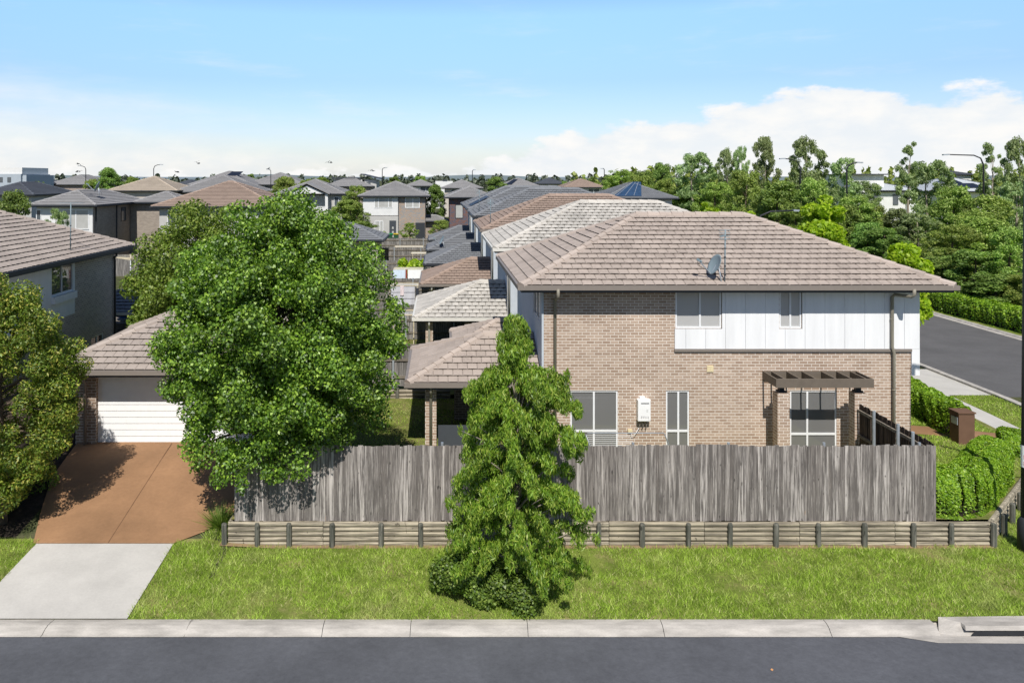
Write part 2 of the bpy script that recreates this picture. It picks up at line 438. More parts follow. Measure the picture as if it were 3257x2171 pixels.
def hip_roof(root, x0, x1, y0, y1, z, pitch, key, tiles=True, prof=0, left=True, right=True, gut='gutter_dark', wall=None, caph=True, course=.32, trim=True):
    """hipped roof over the eave rectangle; left/right False = that end butts a wall"""
    w = x1-x0; d = y1-y0; tp = math.tan(R(pitch)); b = MB(); c = MB()
    if w >= d or not (left and right):
        h = d/2; la = 1 if left else 0; ra = 1 if right else 0
        roof_plane(b, (x0,y0,z), (1,0,0), (0,1,0), w, h, pitch, la, ra, tiles, prof, course)
        roof_plane(b, (x1,y1,z), (-1,0,0), (0,-1,0), w, h, pitch, ra, la, tiles, prof, course)
        A = Vector((x0+h*la, y0+h, z+h*tp)); B = Vector((x1-h*ra, y0+h, z+h*tp))
        if left: roof_plane(b, (x0,y1,z), (0,-1,0), (1,0,0), d, h, pitch, 1, 1, tiles, prof, course)
        if right: roof_plane(b, (x1,y0,z), (0,1,0), (-1,0,0), d, h, pitch, 1, 1, tiles, prof, course)
        ends = ([((x0,y0), A), ((x0,y1), A)] if left else []) + ([((x1,y0), B), ((x1,y1), B)] if right else [])
    else:
        h = w/2
        roof_plane(b, (x0,y0,z), (1,0,0), (0,1,0), w, h, pitch, 1, 1, tiles, prof, course)
        roof_plane(b, (x1,y1,z), (-1,0,0), (0,-1,0), w, h, pitch, 1, 1, tiles, prof, course)
        roof_plane(b, (x0,y1,z), (0,-1,0), (1,0,0), d, h, pitch, 1, 1, tiles, prof, course)
        roof_plane(b, (x1,y0,z), (0,1,0), (-1,0,0), d, h, pitch, 1, 1, tiles, prof, course)
        A = Vector((x0+h, y0+h, z+h*tp)); B = Vector((x0+h, y1-h, z+h*tp))
        ends = [((x0,y0), A), ((x1,y0), A), ((x0,y1), B), ((x1,y1), B)]
    ro = b.build('roof', [M['tile_'+key], M['edge_shade_'+key]], root)
    st = .4 if tiles else .8
    for (px, py), T in ends: caps(c, (px, py, z+.02), T, step=st)
    if (B-A).length > .3: caps(c, A, B, step=st)
    c.build('ridge_capping', M['cap_'+key], ro)
    if trim:
        G = MB(); F = MB(); e = .11
        xa = x0-(e if left else 0); xb = x1+(e if right else 0)
        for yy, s in ((y0, -1), (y1, 1)):
            ya, yb = sorted((yy+s*.004, yy+s*e)); G.box(xa, xb, ya, yb, z-.12, z+.012)
            ya, yb = sorted((yy-s*.03, yy)); F.box(x0, x1, ya, yb, z-.2, z-.015)
        if left: G.box(x0-e, x0-.004, y0-.003, y1+.003, z-.119, z+.011); F.box(x0, x0+.03, y0+.031, y1-.031, z-.2, z-.015)
        if right: G.box(x1+.004, x1+e, y0-.003, y1+.003, z-.119, z+.011); F.box(x1-.03, x1, y0+.031, y1-.031, z-.2, z-.015)
        G.build('gutter', M[gut], root); F.build('fascia', M['fascia'], root)
        s = MB(); s.box(x0+.032, x1-(.032 if right else 0), y0+.032, y1-.032, z-.19, z-.17); s.build('soffit', M['soffit'], root)
    return ro

# ------------------------------------------------------------------ walls and windows
def wall_sheet(mb, f, u0, u1, z0, z1, holes=(), depth=.11, m=0):
    us = sorted({u0, u1, *[h[0] for h in holes], *[h[1] for h in holes]})
    zs = sorted({z0, z1, *[h[2] for h in holes], *[h[3] for h in holes]})
    for i in range(len(us)-1):
        for j in range(len(zs)-1):
            cu = (us[i]+us[i+1])/2; cz = (zs[j]+zs[j+1])/2
            if any(h[0] < cu < h[1] and h[2] < cz < h[3] for h in holes): continue
            mb.poly([f(us[i],0,zs[j]), f(us[i+1],0,zs[j]), f(us[i+1],0,zs[j+1]), f(us[i],0,zs[j+1])], m)
    for a, b, c, d in holes:
        mb.poly([f(a,0,c), f(a,-depth,c), f(a,-depth,d), f(a,0,d)], m)
        mb.poly([f(b,0,c), f(b,-depth,c), f(b,-depth,d), f(b,0,d)], m)
        mb.poly([f(a,0,d), f(b,0,d), f(b,-depth,d), f(a,-depth,d)], m)
        mb.poly([f(a,0,c), f(b,0,c), f(b,-depth,c), f(a,-depth,c)], m)

def window(root, axis, pl, u0, u1, z0, z1, mull=(), transom=None, w=-.07, fw=.045, fm='white_metal', pm='glass', blind=False, th=.05):
    f = wmap(axis, pl); b = MB()
    b.mbox(f, u0, u1, w, w+th, z0, z0+fw); b.mbox(f, u0, u1, w, w+th, z1-fw, z1)
    b.mbox(f, u0, u0+fw, w, w+th, z0+fw, z1-fw); b.mbox(f, u1-fw, u1, w, w+th, z0+fw, z1-fw)
    lo = z0+fw
    if transom is not None:
        b.mbox(f, u0+fw, u1-fw, w, w+th, transom-fw*.7, transom+fw*.7)
    for k in mull:
        b.mbox(f, k-fw*.6, k+fw*.6, w+.001, w+th+.004, lo, z1-fw)
    fr = b.build('window_frame', M[fm], root)
    p = MB(); p.poly([f(u0+fw*.5,w+th*.4,z0+fw*.5), f(u1-fw*.5,w+th*.4,z0+fw*.5), f(u1-fw*.5,w+th*.4,z1-fw*.5), f(u0+fw*.5,w+th*.4,z1-fw*.5)])
    p.build('pane', M[pm], fr)
    if blind:
        q = MB(); q.poly([f(u0+.02,w-.1,z0+.01), f(u1-.02,w-.1,z0+.01), f(u1-.02,w-.1,z1-.01), f(u0+.02,w-.1,z1-.01)])
        q.build('blind', M['blind'], fr)
    return fr

def downpipe(root, x, y, z0, z1, n=1, yoff=.55, m='pipe', r=.045):
    b = MB(); b.tube([(x,y-yoff,z1),(x,y-yoff,z1-.2),(x,y-yoff+.06,z1-.27),(x,y-.16,z1-.36),(x,y-.08,z1-.46),(x,y-.08,z0)], r, 10)
    return b.build('downpipe', M[m], root, True)

# ------------------------------------------------------------------ foliage
def leaf_mesh(name, P, Nn, ln, wd, m, parent=None, droop=0., var=.35, fold=False):
    n = len(P)
    rnd = rng.normal(size=(n,3)); rnd[:,2] -= droop
    t = rnd - Nn*np.sum(rnd*Nn, 1)[:,None]*(1-min(droop,.9)*.6)
    t /= np.linalg.norm(t, axis=1)[:,None]+1e-9
    s = np.cross(Nn, t); s /= np.linalg.norm(s, axis=1)[:,None]+1e-9
    k = rng.uniform(1-var, 1+var, n)[:,None]
    L = t*ln*.5*k; W = s*wd*.5*k
    V = np.empty((n,4,3)); V[:,0] = P-L; V[:,1] = P+W-L*.15; V[:,2] = P+L; V[:,3] = P-W-L*.15
    if fold:
        nn = np.cross(t, s)*(wd*.12*k); V[:,1] += nn; V[:,3] += nn
    me = bpy.data.meshes.new(name)
    me.vertices.add(n*4); me.vertices.foreach_set('co', V.reshape(-1))
    me.loops.add(n*4); me.loops.foreach_set('vertex_index', np.arange(n*4, dtype=np.int32))
    me.polygons.add(n); me.polygons.foreach_set('loop_start', np.arange(0, n*4, 4, dtype=np.int32))
    me.polygons.foreach_set('loop_total', np.full(n, 4, dtype=np.int32))
    me.materials.append(m); me.update(calc_edges=True)
    return link(name, me, parent)

def cloud(cl, n, shell=.16, up=.25, jit=.55):
    """points and normals over a set of leaf clumps (cx,cy,cz,rx,ry,rz)"""
    C = np.array(cl, float); w = (C[:,3]*C[:,4]+C[:,3]*C[:,5]+C[:,4]*C[:,5]); w /= w.sum()
    idx = rng.choice(len(C), n, p=w)
    d = rng.normal(size=(n,3)); d /= np.linalg.norm(d, axis=1)[:,None]
    r = 1 - np.abs(rng.normal(0, shell, n)); r = np.clip(r, 0., 1.)
    rad = C[idx,3:6]
    P = C[idx,:3] + d*rad*r[:,None]
    nn = d/rad*rad.mean(1)[:,None] + rng.normal(0, jit, (n,3)); nn[:,2] += up
    nn /= np.linalg.norm(nn, axis=1)[:,None]+1e-9
    return P, nn

def clumps_on(c, rad, n, r0, r1, shell=(.72,.95), zmin=-1., flat=.85, egg=0.):
    out = []
    for i in range(n):
        z = 1-2*(i+.5)/n; a = i*2.39996+random.uniform(-.3,.3); q = math.sqrt(max(0,1-z*z))
        if z < zmin: continue
        s = random.uniform(*shell); r = random.uniform(r0, r1)
        e = 1 + egg*(-z)
        out.append((c[0]+rad[0]*q*math.cos(a)*s*e, c[1]+rad[1]*q*math.sin(a)*s*e, c[2]+rad[2]*z*s, r, r, r*flat))
    return out

def trunk(root, base, top, r0, r1, targets=(), m='bark', limbs=10, seed=0, stems=1, start=.25):
    rd = random.Random(seed); b = MB(); base = Vector(base); top = Vector(top)
    pts = [base.lerp(top, t) + Vector((rd.uniform(-1,1), rd.uniform(-1,1), 0))*r0*(.9 if 0 < t < 1 else 0) for t in (0,.12,.3,.5,.7,.88,1)]
    rr = [r0*1.35, r0, r0*.86, r0*.7, r0*.5, r0*.32, r1]
    b.tube(pts, rr, 9)
    tg = list(targets); rd.shuffle(tg)
    H = (top-base).length
    for q in tg[:limbs]:
        q = Vector(q[:3]); t = start + (1-start)*max(0, min(.85, (q.z-base.z)/H - .22)) ; t = min(.9, max(start*.8, t))
        s = base.lerp(top, t); mid = s.lerp(q, .5) + Vector((0,0,(q-s).length*.08))
        rb = r0*(1-t)*.45+.012
        b.tube([s, s.lerp(mid,.5)+Vector((rd.uniform(-.05,.05),rd.uniform(-.05,.05),0)), mid, q], [rb, rb*.75, rb*.5, rb*.2], 6, cap=False)
    return b.build('trunk', M[m], root, True)
# ================================================================== SETTING
xs = [-4000,-1500,-600,-300,-150,-100,-70,-50,-40,-30,-24,-20,-17,-14,-12,-11,-10,-9,-8,-7,-6.4,-6,-5.75,-5.5,-5.3,-5,-4,-2,0,3,6,9,12,14,15,16,17,18,19,20,22,24,27,30,34,40,50,70,100,150,300,600,1500,4000]
ys = [16.38,16.44,17,18,18.5,19,19.2,19.6,20,21,22,23,24,26,28,30,33,35,40,50,60,80,110,150,220,320,600,1500,5000]
sheet('ground', xs, ys, g, M['field'])
# the lawn of the verge, a sheet just above the ground
def lawn_z(x, y): return g(x, y)
sheet('verge', [-60,-40,-25,-15,-12,-11,-10,-9,-8,-7,-6.4,-6.1,-5.9,-5.7,-5.5,-5.3,-5.1,-4.9,-4,0,6,13,14,15,16,17,18,19,20,21.9], [16.39,16.44,17,17.6,18.2,18.7,19,19.24], g, M['lawn'], dz=.004)
sheet('corner_verge', [13.2,14,15,16,17,18,19,20,21.9], [19.24,20,21,22,23,24.5], g, M['lawn'], dz=.004)
sheet('soil_strip', [-5.3,-4,-2,0,2,4,6,8,10,12,13.4], [19.06,19.12,19.2], g, M['dirt'], dz=.012)
# raised yard behind the log wall
b = MB(); rows = [19.3,19.8,20.5,21.3,22.2,23,24,25,26,27,28,29,29.9]; nx = 26
for y in rows:
    xm = yard_xmax(y)
    for i in range(nx+1):
        x = -5.08 + (xm+5.08)*i/nx; b.v.append((x, y, yard_z(x, y)))
for j in range(len(rows)-1):
    for i in range(nx):
        b.f.append([j*(nx+1)+i, j*(nx+1)+i+1, (j+1)*(nx+1)+i+1, (j+1)*(nx+1)+i]); b.m.append(0)
tag(b.build('yard_lawn', M['yard']), kind='structure')
sheet('front_lawn', [13.6,14.5,15.5,16.5,17.5,18.3,18.9], [22.4,23.2,24,25,26,27,29,32,36,42], lambda x, y: max(yard_z(x, y), g(x,y)+.06)+.02, M['lawn'])
sheet('back_yard', [-9,-7,-5.2,-3,0,3,6], [30.05,31,34,40,50,60,75,90], lambda x, y: g(x, y)+.3*(1-sm((y-31)/12)), M['yard'], dz=.006)
# road
sheet('road', [-200,-60,-20,0,10,16,22,40,200], [2,8,13,15.2,15.985], lambda x, y: -.62-.012*max(0, 15.985-y)*(-1), M['asphalt'])
sheet('side_road', [22.0,23.5,26.4,29.4,30.9], [16.0,18,20,22,25,28,32,36,42,50,60,80,110,150,210], lambda x, y: g(x, y)+.012, M['asphalt2'])
sheet('side_verge', [20.1,20.8,21.5,21.9], [20,23,26,28,31.4], g, M['lawn'], dz=.03)
sheet('far_verge', [31.1,34,40,60,100], [18,25,32,40,50,70,100,150,220], g, M['lawn'], dz=.03)
def path_z(x, y): return g(x, y)+.045
sheet('footpath', [18.9,19.5,20.1], [19.5,21,23,25,27,29,31,33,36,42,55,80], path_z, M['concrete'])
sheet('crossover', [20.1,21,21.85], [31.4,32.5,34,35.6], lambda x, y: g(x, y)+.04, M['concrete'])
sheet('garden_path', [14.2,15.5,17,18.9], [25.75,26.2,26.75], lambda x, y: max(yard_z(x, y), g(x,y)+.06)+.035, M['drive'])
# driveway and its pale apron
def strip(name, left, right, ys, m, dz, n=8):
    b = MB()
    for y in ys:
        l, r_ = left(y), right(y)
        for i in range(n+1):
            x = l+(r_-l)*i/n; b.v.append((x, y, itp(y, [16.4,19,24,30], [-.5,-.15,.58,.6])+dz))
    for j in range(len(ys)-1):
        for i in range(n):
            b.f.append([j*(n+1)+i, j*(n+1)+i+1, (j+1)*(n+1)+i+1, (j+1)*(n+1)+i]); b.m.append(0)
    return tag(b.build(name, m), kind='structure')
strip('driveway_apron', lambda y: -9.8+(y-16.4)*.06, lambda y: -6.45+(y-16.4)*.03, [16.395,17,18,19], M['concrete'], .03)
strip('driveway', lambda y: itp(y,[19,20.3,22,24.2],[-9.72,-10.2,-10.75,-11.0]), lambda y: itp(y,[19,19.5,20.2,21,24.2],[-6.37,-5.75,-5.28,-5.22,-5.2]), [19.005,19.25,19.5,19.8,20.2,20.6,21,22,23,24.2], M['drive'], .034, 12)
b = MB()
b.poly([(-7.945,19.02,-.11),(-7.93,19.02,-.11),(-8.085,24,.617),(-8.1,24,.617)])
tag(b.build('driveway_joint', mat('joint', (.12,.06,.035), .95)), kind='structure')
sheet('garden_bed', [-15,-13,-12,-11.4,-10.9,-10.55,-10.3], [19.3,20,21,22,23,24,25], g, M['mulch'], dz=.01)

# kerb: rolled concrete, cast in lengths with open joints
b = MB()
prof = [(16.41,-.495),(16.3,-.49),(16.2,-.5),(16.12,-.53),(16.06,-.575),(16.02,-.6),(15.98,-.61)]
cuts = [-60,-40,-30,-22,-16.5,-12,-8.03,-5.15,-2.38,-.6,1.78,4.53,7.9,10.1]
for a, c in zip(cuts[:-1], cuts[1:]):
    x0, x1 = a+.006, c-.006; skew = .09 if c in (-8.03,-5.15) else .02
    for (y0,z0),(y1,z1) in zip(prof[:-1], prof[1:]):
        k0 = (y0-15.98)*skew*2; k1 = (y1-15.98)*skew*2
        b.poly([(x0+k0,y0,z0),(x1+k0,y0,z0),(x1+k1,y1,z1),(x0+k1,y1,z1)])
b.poly([(-60,16.4,-.53),(10.1,16.4,-.53),(10.1,15.99,-.625),(-60,15.99,-.625)], 1)
b.poly([(10.1,16.46,-.56),(22,16.46,-.56),(22,15.97,-.63),(10.1,15.97,-.63)], 0)
tag(b.build('kerb', [M['kerb'], M['gap']], smooth=False), kind='structure')
b = MB()
for xx in (22.0, 30.9):
    s = -1 if xx < 25 else 1
    yy = [17,19,22,25,28,31,34,38,44,52,64,80,110,150,210]
    for a, c in zip(yy[:-1], yy[1:]):
        za, zc = g(xx,a)+.02, g(xx,c)+.02
        b.poly([(xx,a,za),(xx,c,zc),(xx+s*.07,c,zc+.09),(xx+s*.07,a,za+.09)])
        b.poly([(xx+s*.07,a,za+.09),(xx+s*.07,c,zc+.09),(xx+s*.2,c,zc+.1),(xx+s*.2,a,za+.1)])
        b.poly([(xx+s*.2,a,za+.1),(xx+s*.2,c,zc+.1),(xx+s*.2,c,zc),(xx+s*.2,a,za)])
        b.poly([(xx,a,za),(xx,c,zc),(xx-s*.3,c,zc+.003),(xx-s*.3,a,za+.003)])
tag(b.build('side_kerb', M['kerb']), kind='structure')
# stormwater pit with its lintel at the corner
t = thing('stormwater_pit', 'concrete kerb inlet with a long dark slot beside the lamp post', 'drain', (11.8,16.1,-.6))
b = MB()
b.hexa([(10.11,16.1,-.62),(10.6,16.02,-.62),(16,16.02,-.62),(16,16.5,-.62),(10.3,16.42,-.45),(10.62,16.2,-.44),(16,16.2,-.44),(16,16.52,-.43)])
b.hexa([(10.6,16.01,-.5),(16,16.01,-.5),(16,16.2,-.48),(10.6,16.2,-.48),(10.62,16.06,-.43),(16,16.06,-.43),(16,16.2,-.438),(10.62,16.2,-.438)])
b.build('lintel', M['kerb'], t)
b = MB(); b.poly([(10.7,16.005,-.6),(16,16.005,-.6),(16,16.005,-.505),(10.78,16.005,-.505)]); b.build('slot', M['black_metal'], t)
b = MB()
b.poly([(9.2,15.99,-.605),(16,15.99,-.605),(16,15.7,-.612),(9.9,15.78,-.612)]); b.build('gutter_slab', M['kerb'], t)
b = MB()
for i in range(16): b.poly([(11.7+i*.16,15.96,-.603),(11.72+i*.16,15.96,-.603),(11.83+i*.16,15.76,-.606),(11.81+i*.16,15.76,-.606)])
b.build('groove', M['gap'], t)

# ================================================================== CORNER HOUSE
FY = 23.7
h = thing('corner_house', 'two storey tan brick house with white upper cladding and brown tiled roof on the corner', 'house', (8.5,27.6,0))
f = wmap('-y', FY)
lw = [(3.90,5.31,.22,2.276),(6.75,7.44,.22,2.276),(10.45,11.84,.22,2.276)]
uw = [(7.03,8.39,4.14,5.3),(10.13,10.78,4.14,5.3)]
b = MB(); wall_sheet(b, f, 3.08, 14.05, -.1, 5.32, lw+uw, .1)
fr = wmap('+x', 14.05); b.poly([(14.05,FY,-.1),(14.05,31.5,-.1),(14.05,31.5,5.32),(14.05,FY,5.32)])
b.poly([(3.08,31.5,-.1),(14.05,31.5,-.1),(14.05,31.5,5.32),(3.08,31.5,5.32)])
b.build('brick_wall', M['brick_tan'], h)
b = MB(); fl = wmap('-x', 3.08)
wall_sheet(b, fl, FY-.012, 31.5, -.1, 5.32, [(24.6,26.1,4.2,5.1),(29.9,31.2,4.5,5.1)], .1)
b.box(3.04, 3.1, FY-.02, FY+.03, -.1, 5.3)
b.build('rendered_wall', M['render_pale'], h)
window(h, '-x', 3.08, 24.6, 26.1, 4.2, 5.1, [25.35], fm='white_metal', pm='glass_clear', blind=True)
window(h, '-x', 3.08, 29.9, 31.2, 4.5, 5.1, [30.5], fm='black_metal', pm='glass_clear', blind=True)
# white cladding: sheets with fine open joints
b = MB(); j = .007
def clad(x0, x1, z0, z1, y=FY-.035):
    e = [x0]+[k for k in [7.33+.592*i for i in range(13)] if x0+.08 < k < x1-.08]+[x1]
    for a, c in zip(e[:-1], e[1:]): b.box(a+j/2, c-j/2, y, y+.03, z0, z1)
J = [7.33+.592*i for i in range(12)]
for a, c in zip([7.0]+J, J+[14.3]):
    if c < 8.6: clad1 = [(max(a,7.0), c, 3.53, 4.12)] + ([(8.41, c, 4.12, 5.31)] if c > 8.41 else [])
    elif a < 10.8 and c > 10.11: clad1 = [(a, c, 3.53, 4.12)] + ([(a, 10.11, 4.12, 5.31)] if a < 10.11 else []) + ([(10.8, c, 4.12, 5.31)] if c > 10.8 else [])
    else: clad1 = [(a, c, 3.53, 5.31)]
    for p, q, z0, z1 in clad1: b.box(p+j/2, q-j/2, FY-.035, FY-.005, z0, z1)
b.box(14.06, 14.3, FY-.034, FY+1.8, 2.74, 3.525); b.box(14.06, 14.29, FY, FY+1.8, 3.53, 5.31)
b.build('cladding', M['cladding'], h)
b = MB(); b.box(7.0,14.05,FY-.004,FY-.002,3.53,4.13); b.box(8.4,10.12,FY-.004,FY-.002,4.13,5.3); b.box(10.79,14.05,FY-.004,FY-.002,4.13,5.3); b.build('backing', M['gap'], h)
b = MB(); b.box(6.99,14.058,FY-.06,FY-.003,3.45,3.525); b.build('trim_rail', M['gutter_brown'], h)
for a in uw: window(h, '-y', FY, a[0], a[1], a[2], a[3], [(a[0]+a[1])/2 + (.05 if a[0] < 8 else 0)], w=-.05, blind=True, pm='glass_shade_lift')
window(h, '-y', FY, *lw[0], [4.6], 1.07); window(h, '-y', FY, *lw[1], [7.12], 1.07); window(h, '-y', FY, *lw[2], [10.97], .98)
b = MB(); b.box(3.3,13.9,FY+3.2,FY+3.25,-.05,2.7); b.box(3.3,13.9,FY+.12,FY+3.19,.13,.17); b.box(3.3,13.9,FY+.12,FY+3.19,2.55,2.6)
for xx in (6.1,8.6): b.box(xx,xx+.06,FY+.12,FY+3.19,.18,2.54)
b.build('room', M['room'], h)
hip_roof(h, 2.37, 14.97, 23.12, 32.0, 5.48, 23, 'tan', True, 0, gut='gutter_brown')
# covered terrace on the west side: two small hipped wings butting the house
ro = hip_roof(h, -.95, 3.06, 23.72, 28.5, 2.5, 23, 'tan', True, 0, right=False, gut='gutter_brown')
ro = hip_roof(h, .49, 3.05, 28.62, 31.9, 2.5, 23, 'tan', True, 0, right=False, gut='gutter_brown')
b = MB(); b.box(-.44,-.1,24.05,24.4,-.1,2.31); b.build('pillar', M['brick_tan'], h)
b = MB(); b.box(.5,3.05,27.2,27.4,-.1,2.3); b.box(1.3,1.5,24.5,27.19,-.1,2.3); b.build('terrace_wall', M['brick_dark'], h)
b = MB(); b.box(-.05,1.25,24.3,24.36,-.1,1.05); b.build('screen_panel', M['fascia'], h)
downpipe(h, -.27, 24.05, -.1, 2.45, yoff=.3)
downpipe(h, 3.43, FY, -.1, 5.4, yoff=.7)
b = MB(); b.tube([(13.74,FY-.7,5.4),(13.74,FY-.7,5.23),(13.7,FY-.64,5.17),(13.48,FY-.16,5.16),(13.44,FY-.1,5.08),(13.44,FY-.1,3.6),(13.5,FY-.09,3.42),(13.5,FY-.08,-.1)], .048, 10)
for z in (4.4,2.3): b.tube([(13.44 if z > 3.5 else 13.5,FY-.09,z),(13.44 if z > 3.5 else 13.5,FY-.09,z+.04)], .054, 10)
b.build('downpipe', M['pipe'], h, True)
b = MB(); b.box(7.965,8.155,FY-.03,FY-.001,2.84,3.03)
for i in range(5): b.box(7.985,8.135,FY-.036,FY-.029,2.865+i*.032,2.88+i*.032)
b.build('wall_vent', M['cream_plastic'], h)
# pergola on brick pillars
t = thing('pergola', 'brown open beam pergola on two brick pillars in front of the right ground floor window', 'pergola', (11.2,23.1,0))
for x in (9.72,11.94):
    b = MB(); b.box(x,x+.34,22.86,23.2,-.05,2.42); pl = b.build('pillar', M['brick_tan'], t)
    b = MB(); b.box(x+.06,x+.28,22.92,23.14,2.42,2.47); b.box(x+.1,x+.24,22.96,23.1,2.47,2.62); b.build('post_bracket', M['black_metal'], pl)
b = MB(); b.box(9.62,12.42,22.72,22.77,2.62,2.87); b.build('front_beam', M['pergola'], t)
b = MB(); b.box(9.62,12.42,FY-.06,FY-.012,2.6,2.87); b.build('wall_beam', M['pergola'], t)
for i, x in enumerate((9.62,9.86,10.31,10.76,11.34,11.79,12.2,12.375)):
    b = MB(); b.box(x,x+.045,22.775,FY-.065,2.63,2.868); b.build('rafter', M['pergola'], t)

# things on and by the front wall
t = thing('water_heater', 'white gas hot water unit mounted on the tan brick wall between two windows', 'water heater', (6.05,23.6,1.4))
b = MB(); b.box(5.86,6.24,23.49,23.698,1.42,2.06); o = b.build('case', M['white_plastic'], t)
bv = o.modifiers.new('bevel', 'BEVEL'); bv.width = .02; bv.segments = 2
b = MB(); b.box(5.93,6.1,23.55,23.69,2.06,2.12); b.build('flue_box', M['white_plastic'], t)
b = MB(); b.box(5.95,6.19,23.484,23.491,1.945,1.968); b.build('vent_slot', M['black_metal'], t)
for r_ in range(3):
    for q in range(4):
        b = MB(); b.box(5.95+q*.065,5.985+q*.065+.012*(r_ == 2 and q < 2),23.486,23.491,1.515+r_*.024,1.524+r_*.024+(.006 if r_ == 2 and q < 2 else 0)); b.build('print', M['room'], t)
b = MB(); b.box(6.17,6.19,23.486,23.491,1.475,1.485); b.build('print', M['room'], t)
b = MB(); b.box(6.11,6.165,23.486,23.491,1.7,1.79); b.build('print', mat('faint_print', (.7,.7,.69), .5), t)
for x in (5.94,6.04,6.14):
    b = MB(); b.tube([(x,23.6,1.43),(x,23.6,1.25),(x-.01,23.64,1.16),(x-.015,23.69,1.14)], .013, 8); b.build('pipe', M['gutter_brown'], t, True)
t = thing('power_outlet', 'small cream weatherproof power outlet below the white hot water unit', 'power outlet', (5.66,23.68,1.1))
b = MB(); b.box(5.6,5.73,23.63,23.698,1.06,1.14); o = b.build('cover', M['cream_plastic'], t)
b = MB(); b.tube([(5.68,23.66,1.06),(5.7,23.6,.98),(5.8,23.6,1.0),(5.93,23.62,1.2)], .008, 6); b.build('cord', M['white_plastic'], t, True)

# satellite dish and antenna on the roof
t = thing('satellite_dish', 'round grey satellite dish with arm on the front of the brown corner roof', 'satellite dish', (8.24,23.4,5.6))
c0 = Vector((8.1,23.42,6.07)); nrm = Vector((-.88,-.2,.42)).normalized(); e1 = nrm.cross(Vector((0,0,1))).normalized(); e2 = e1.cross(nrm)
b = MB(); rings = 6; seg = 28
for k in range(rings+1):
    r_ = .3*k/rings
    for q in range(seg):
        a = 2*PI*q/seg; b.v.append(tuple(c0 + e1*r_*math.cos(a)*.96 + e2*r_*math.sin(a)*1.06 + nrm*(r_*r_*.75-.05)))
for k in range(rings):
    for q in range(seg):
        q2 = (q+1) % seg; b.f.append([k*seg+q, k*seg+q2, (k+1)*seg+q2, (k+1)*seg+q]); b.m.append(0)
o = b.build('reflector', M['dish'], t, True); so = o.modifiers.new('thick', 'SOLIDIFY'); so.thickness = .012
b = MB(); b.tube([(8.27,23.3,5.5),(8.24,23.33,5.75),(8.2,23.38,6.02),c0-nrm*.05], .022, 8); b.tube([(8.34,23.52,5.62),(8.22,23.37,5.95)], .012, 6); b.build('mast', M['galv'], t, True)
lowp = c0 - e2*.3; lnb = c0 + nrm*.5 - e2*.1 + Vector((0,-.02,0))
b = MB(); b.bar(lowp-nrm*.02, lnb-nrm*.03-e2*.03, .025, .03); b.bar(c0-nrm*.06, lowp-nrm*.02, .03, .03); b.build('arm', M['galv'], t)
b = MB(); b.tube([lnb-nrm*.07, lnb+nrm*.0], .035, 10); b.bar(lnb, lnb+nrm*.09+e2*.01, .06, .07); b.build('receiver', M['dish'], t)
b = MB(); b.tube([lnb+nrm*.05-e2*.03, lnb-e2*.14, lowp.lerp(lnb,.4)-e2*.03, lowp], .007, 5); b.build('cable', M['black_metal'], t, True)
DISH = t
def antenna(label, x, y, z, hgt, wid, n=4, yagi=False):
    t = thing('tv_antenna', label, 'antenna', (x,y,z))
    b = MB(); b.tube([(x,y,z),(x+.02,y,z+hgt)], .021, 7); b.build('mast', M['dish'], t, True)
    b = MB()
    if yagi:
        b.bar((x-wid*.5,y,z+hgt-.02),(x+wid*.5,y+.1,z+hgt-.02), .02)
        for i in range(8):
            xx = x-wid*.5+wid*i/7; b.bar((xx,y-.25,z+hgt-.02),(xx,y+.3,z+hgt-.02), .01)
    else:
        for i in range(n):
            zz = z+hgt-.02-i*.085; b.bar((x-wid/2,y-.01,zz),(x+wid/2,y+.03,zz), .018)
        b.bar((x-.14,y-.02,z+hgt-.2),(x+.02,y-.02,z+hgt-.17), .045); b.box(x-.03,x+.05,y-.04,y+.02,z+hgt-.3,z+hgt-.27)
    b.build('element', M['dish'], t)
    for i in range(4):
        b = MB(); b.box(x-.015,x+.035,y-.022,y+.022,z+.25+i*.26,z+.285+i*.26); b.build('clamp', M['black_metal'], t)
    return t
antenna('slender metal tv antenna mast beside the grey satellite dish', 8.37, 23.34, 5.5, 1.6, .34)

# table, vases and chair seen through the windows
t = thing('dining_table', 'dark timber table inside the left ground floor window', 'table', (4.5,24.7,.17))
b = MB(); b.box(3.95,5.0,24.3,25.2,.9,.94); b.build('tabletop', M['bark'], t)
for x in (4.0,4.9):
    for y in (24.35,25.1):
        b = MB(); b.box(x,x+.06,y,y+.06,.17,.9); b.build('leg', M['bark'], t)
def lathe(pr, c, seg=20):
    b = MB(); n = len(pr)
    for r_, z in pr:
        for q in range(seg):
            a = 2*PI*q/seg; b.v.append((c[0]+r_*math.cos(a), c[1]+r_*math.sin(a), c[2]+z))
    for i in range(n-1):
        for q in range(seg):
            q2 = (q+1) % seg; b.f.append([i*seg+q, i*seg+q2, (i+1)*seg+q2, (i+1)*seg+q]); b.m.append(0)
    return b
o = lathe([(.05,0),(.1,.03),(.125,.09),(.11,.16),(.06,.2),(.05,.21)], (4.38,24.5,.941)).build('vase', M['white_plastic'], None, True); tag(o, 'round white vase on the table inside the left ground floor window', 'vase')
o = lathe([(.06,0),(.085,.05),(.09,.2),(.075,.33),(.08,.38)], (4.63,24.55,.941)).build('vase', M['white_plastic'], None, True); tag(o, 'tall white vase to the right of the round vase in the left window', 'vase')
t = thing('dining_chair', 'timber chair with curved back low in the left ground floor window', 'chair', (4.3,24.05,.17))
b = MB(); b.tube([(4.02,23.98,.78),(4.15,23.9,.86),(4.35,23.88,.87),(4.5,23.98,.78)], .03, 8); b.build('backrest', M['bark'], t, True)
b = MB(); b.box(4.0,4.5,23.95,24.3,.6,.64); b.build('seat', M['bark'], t)
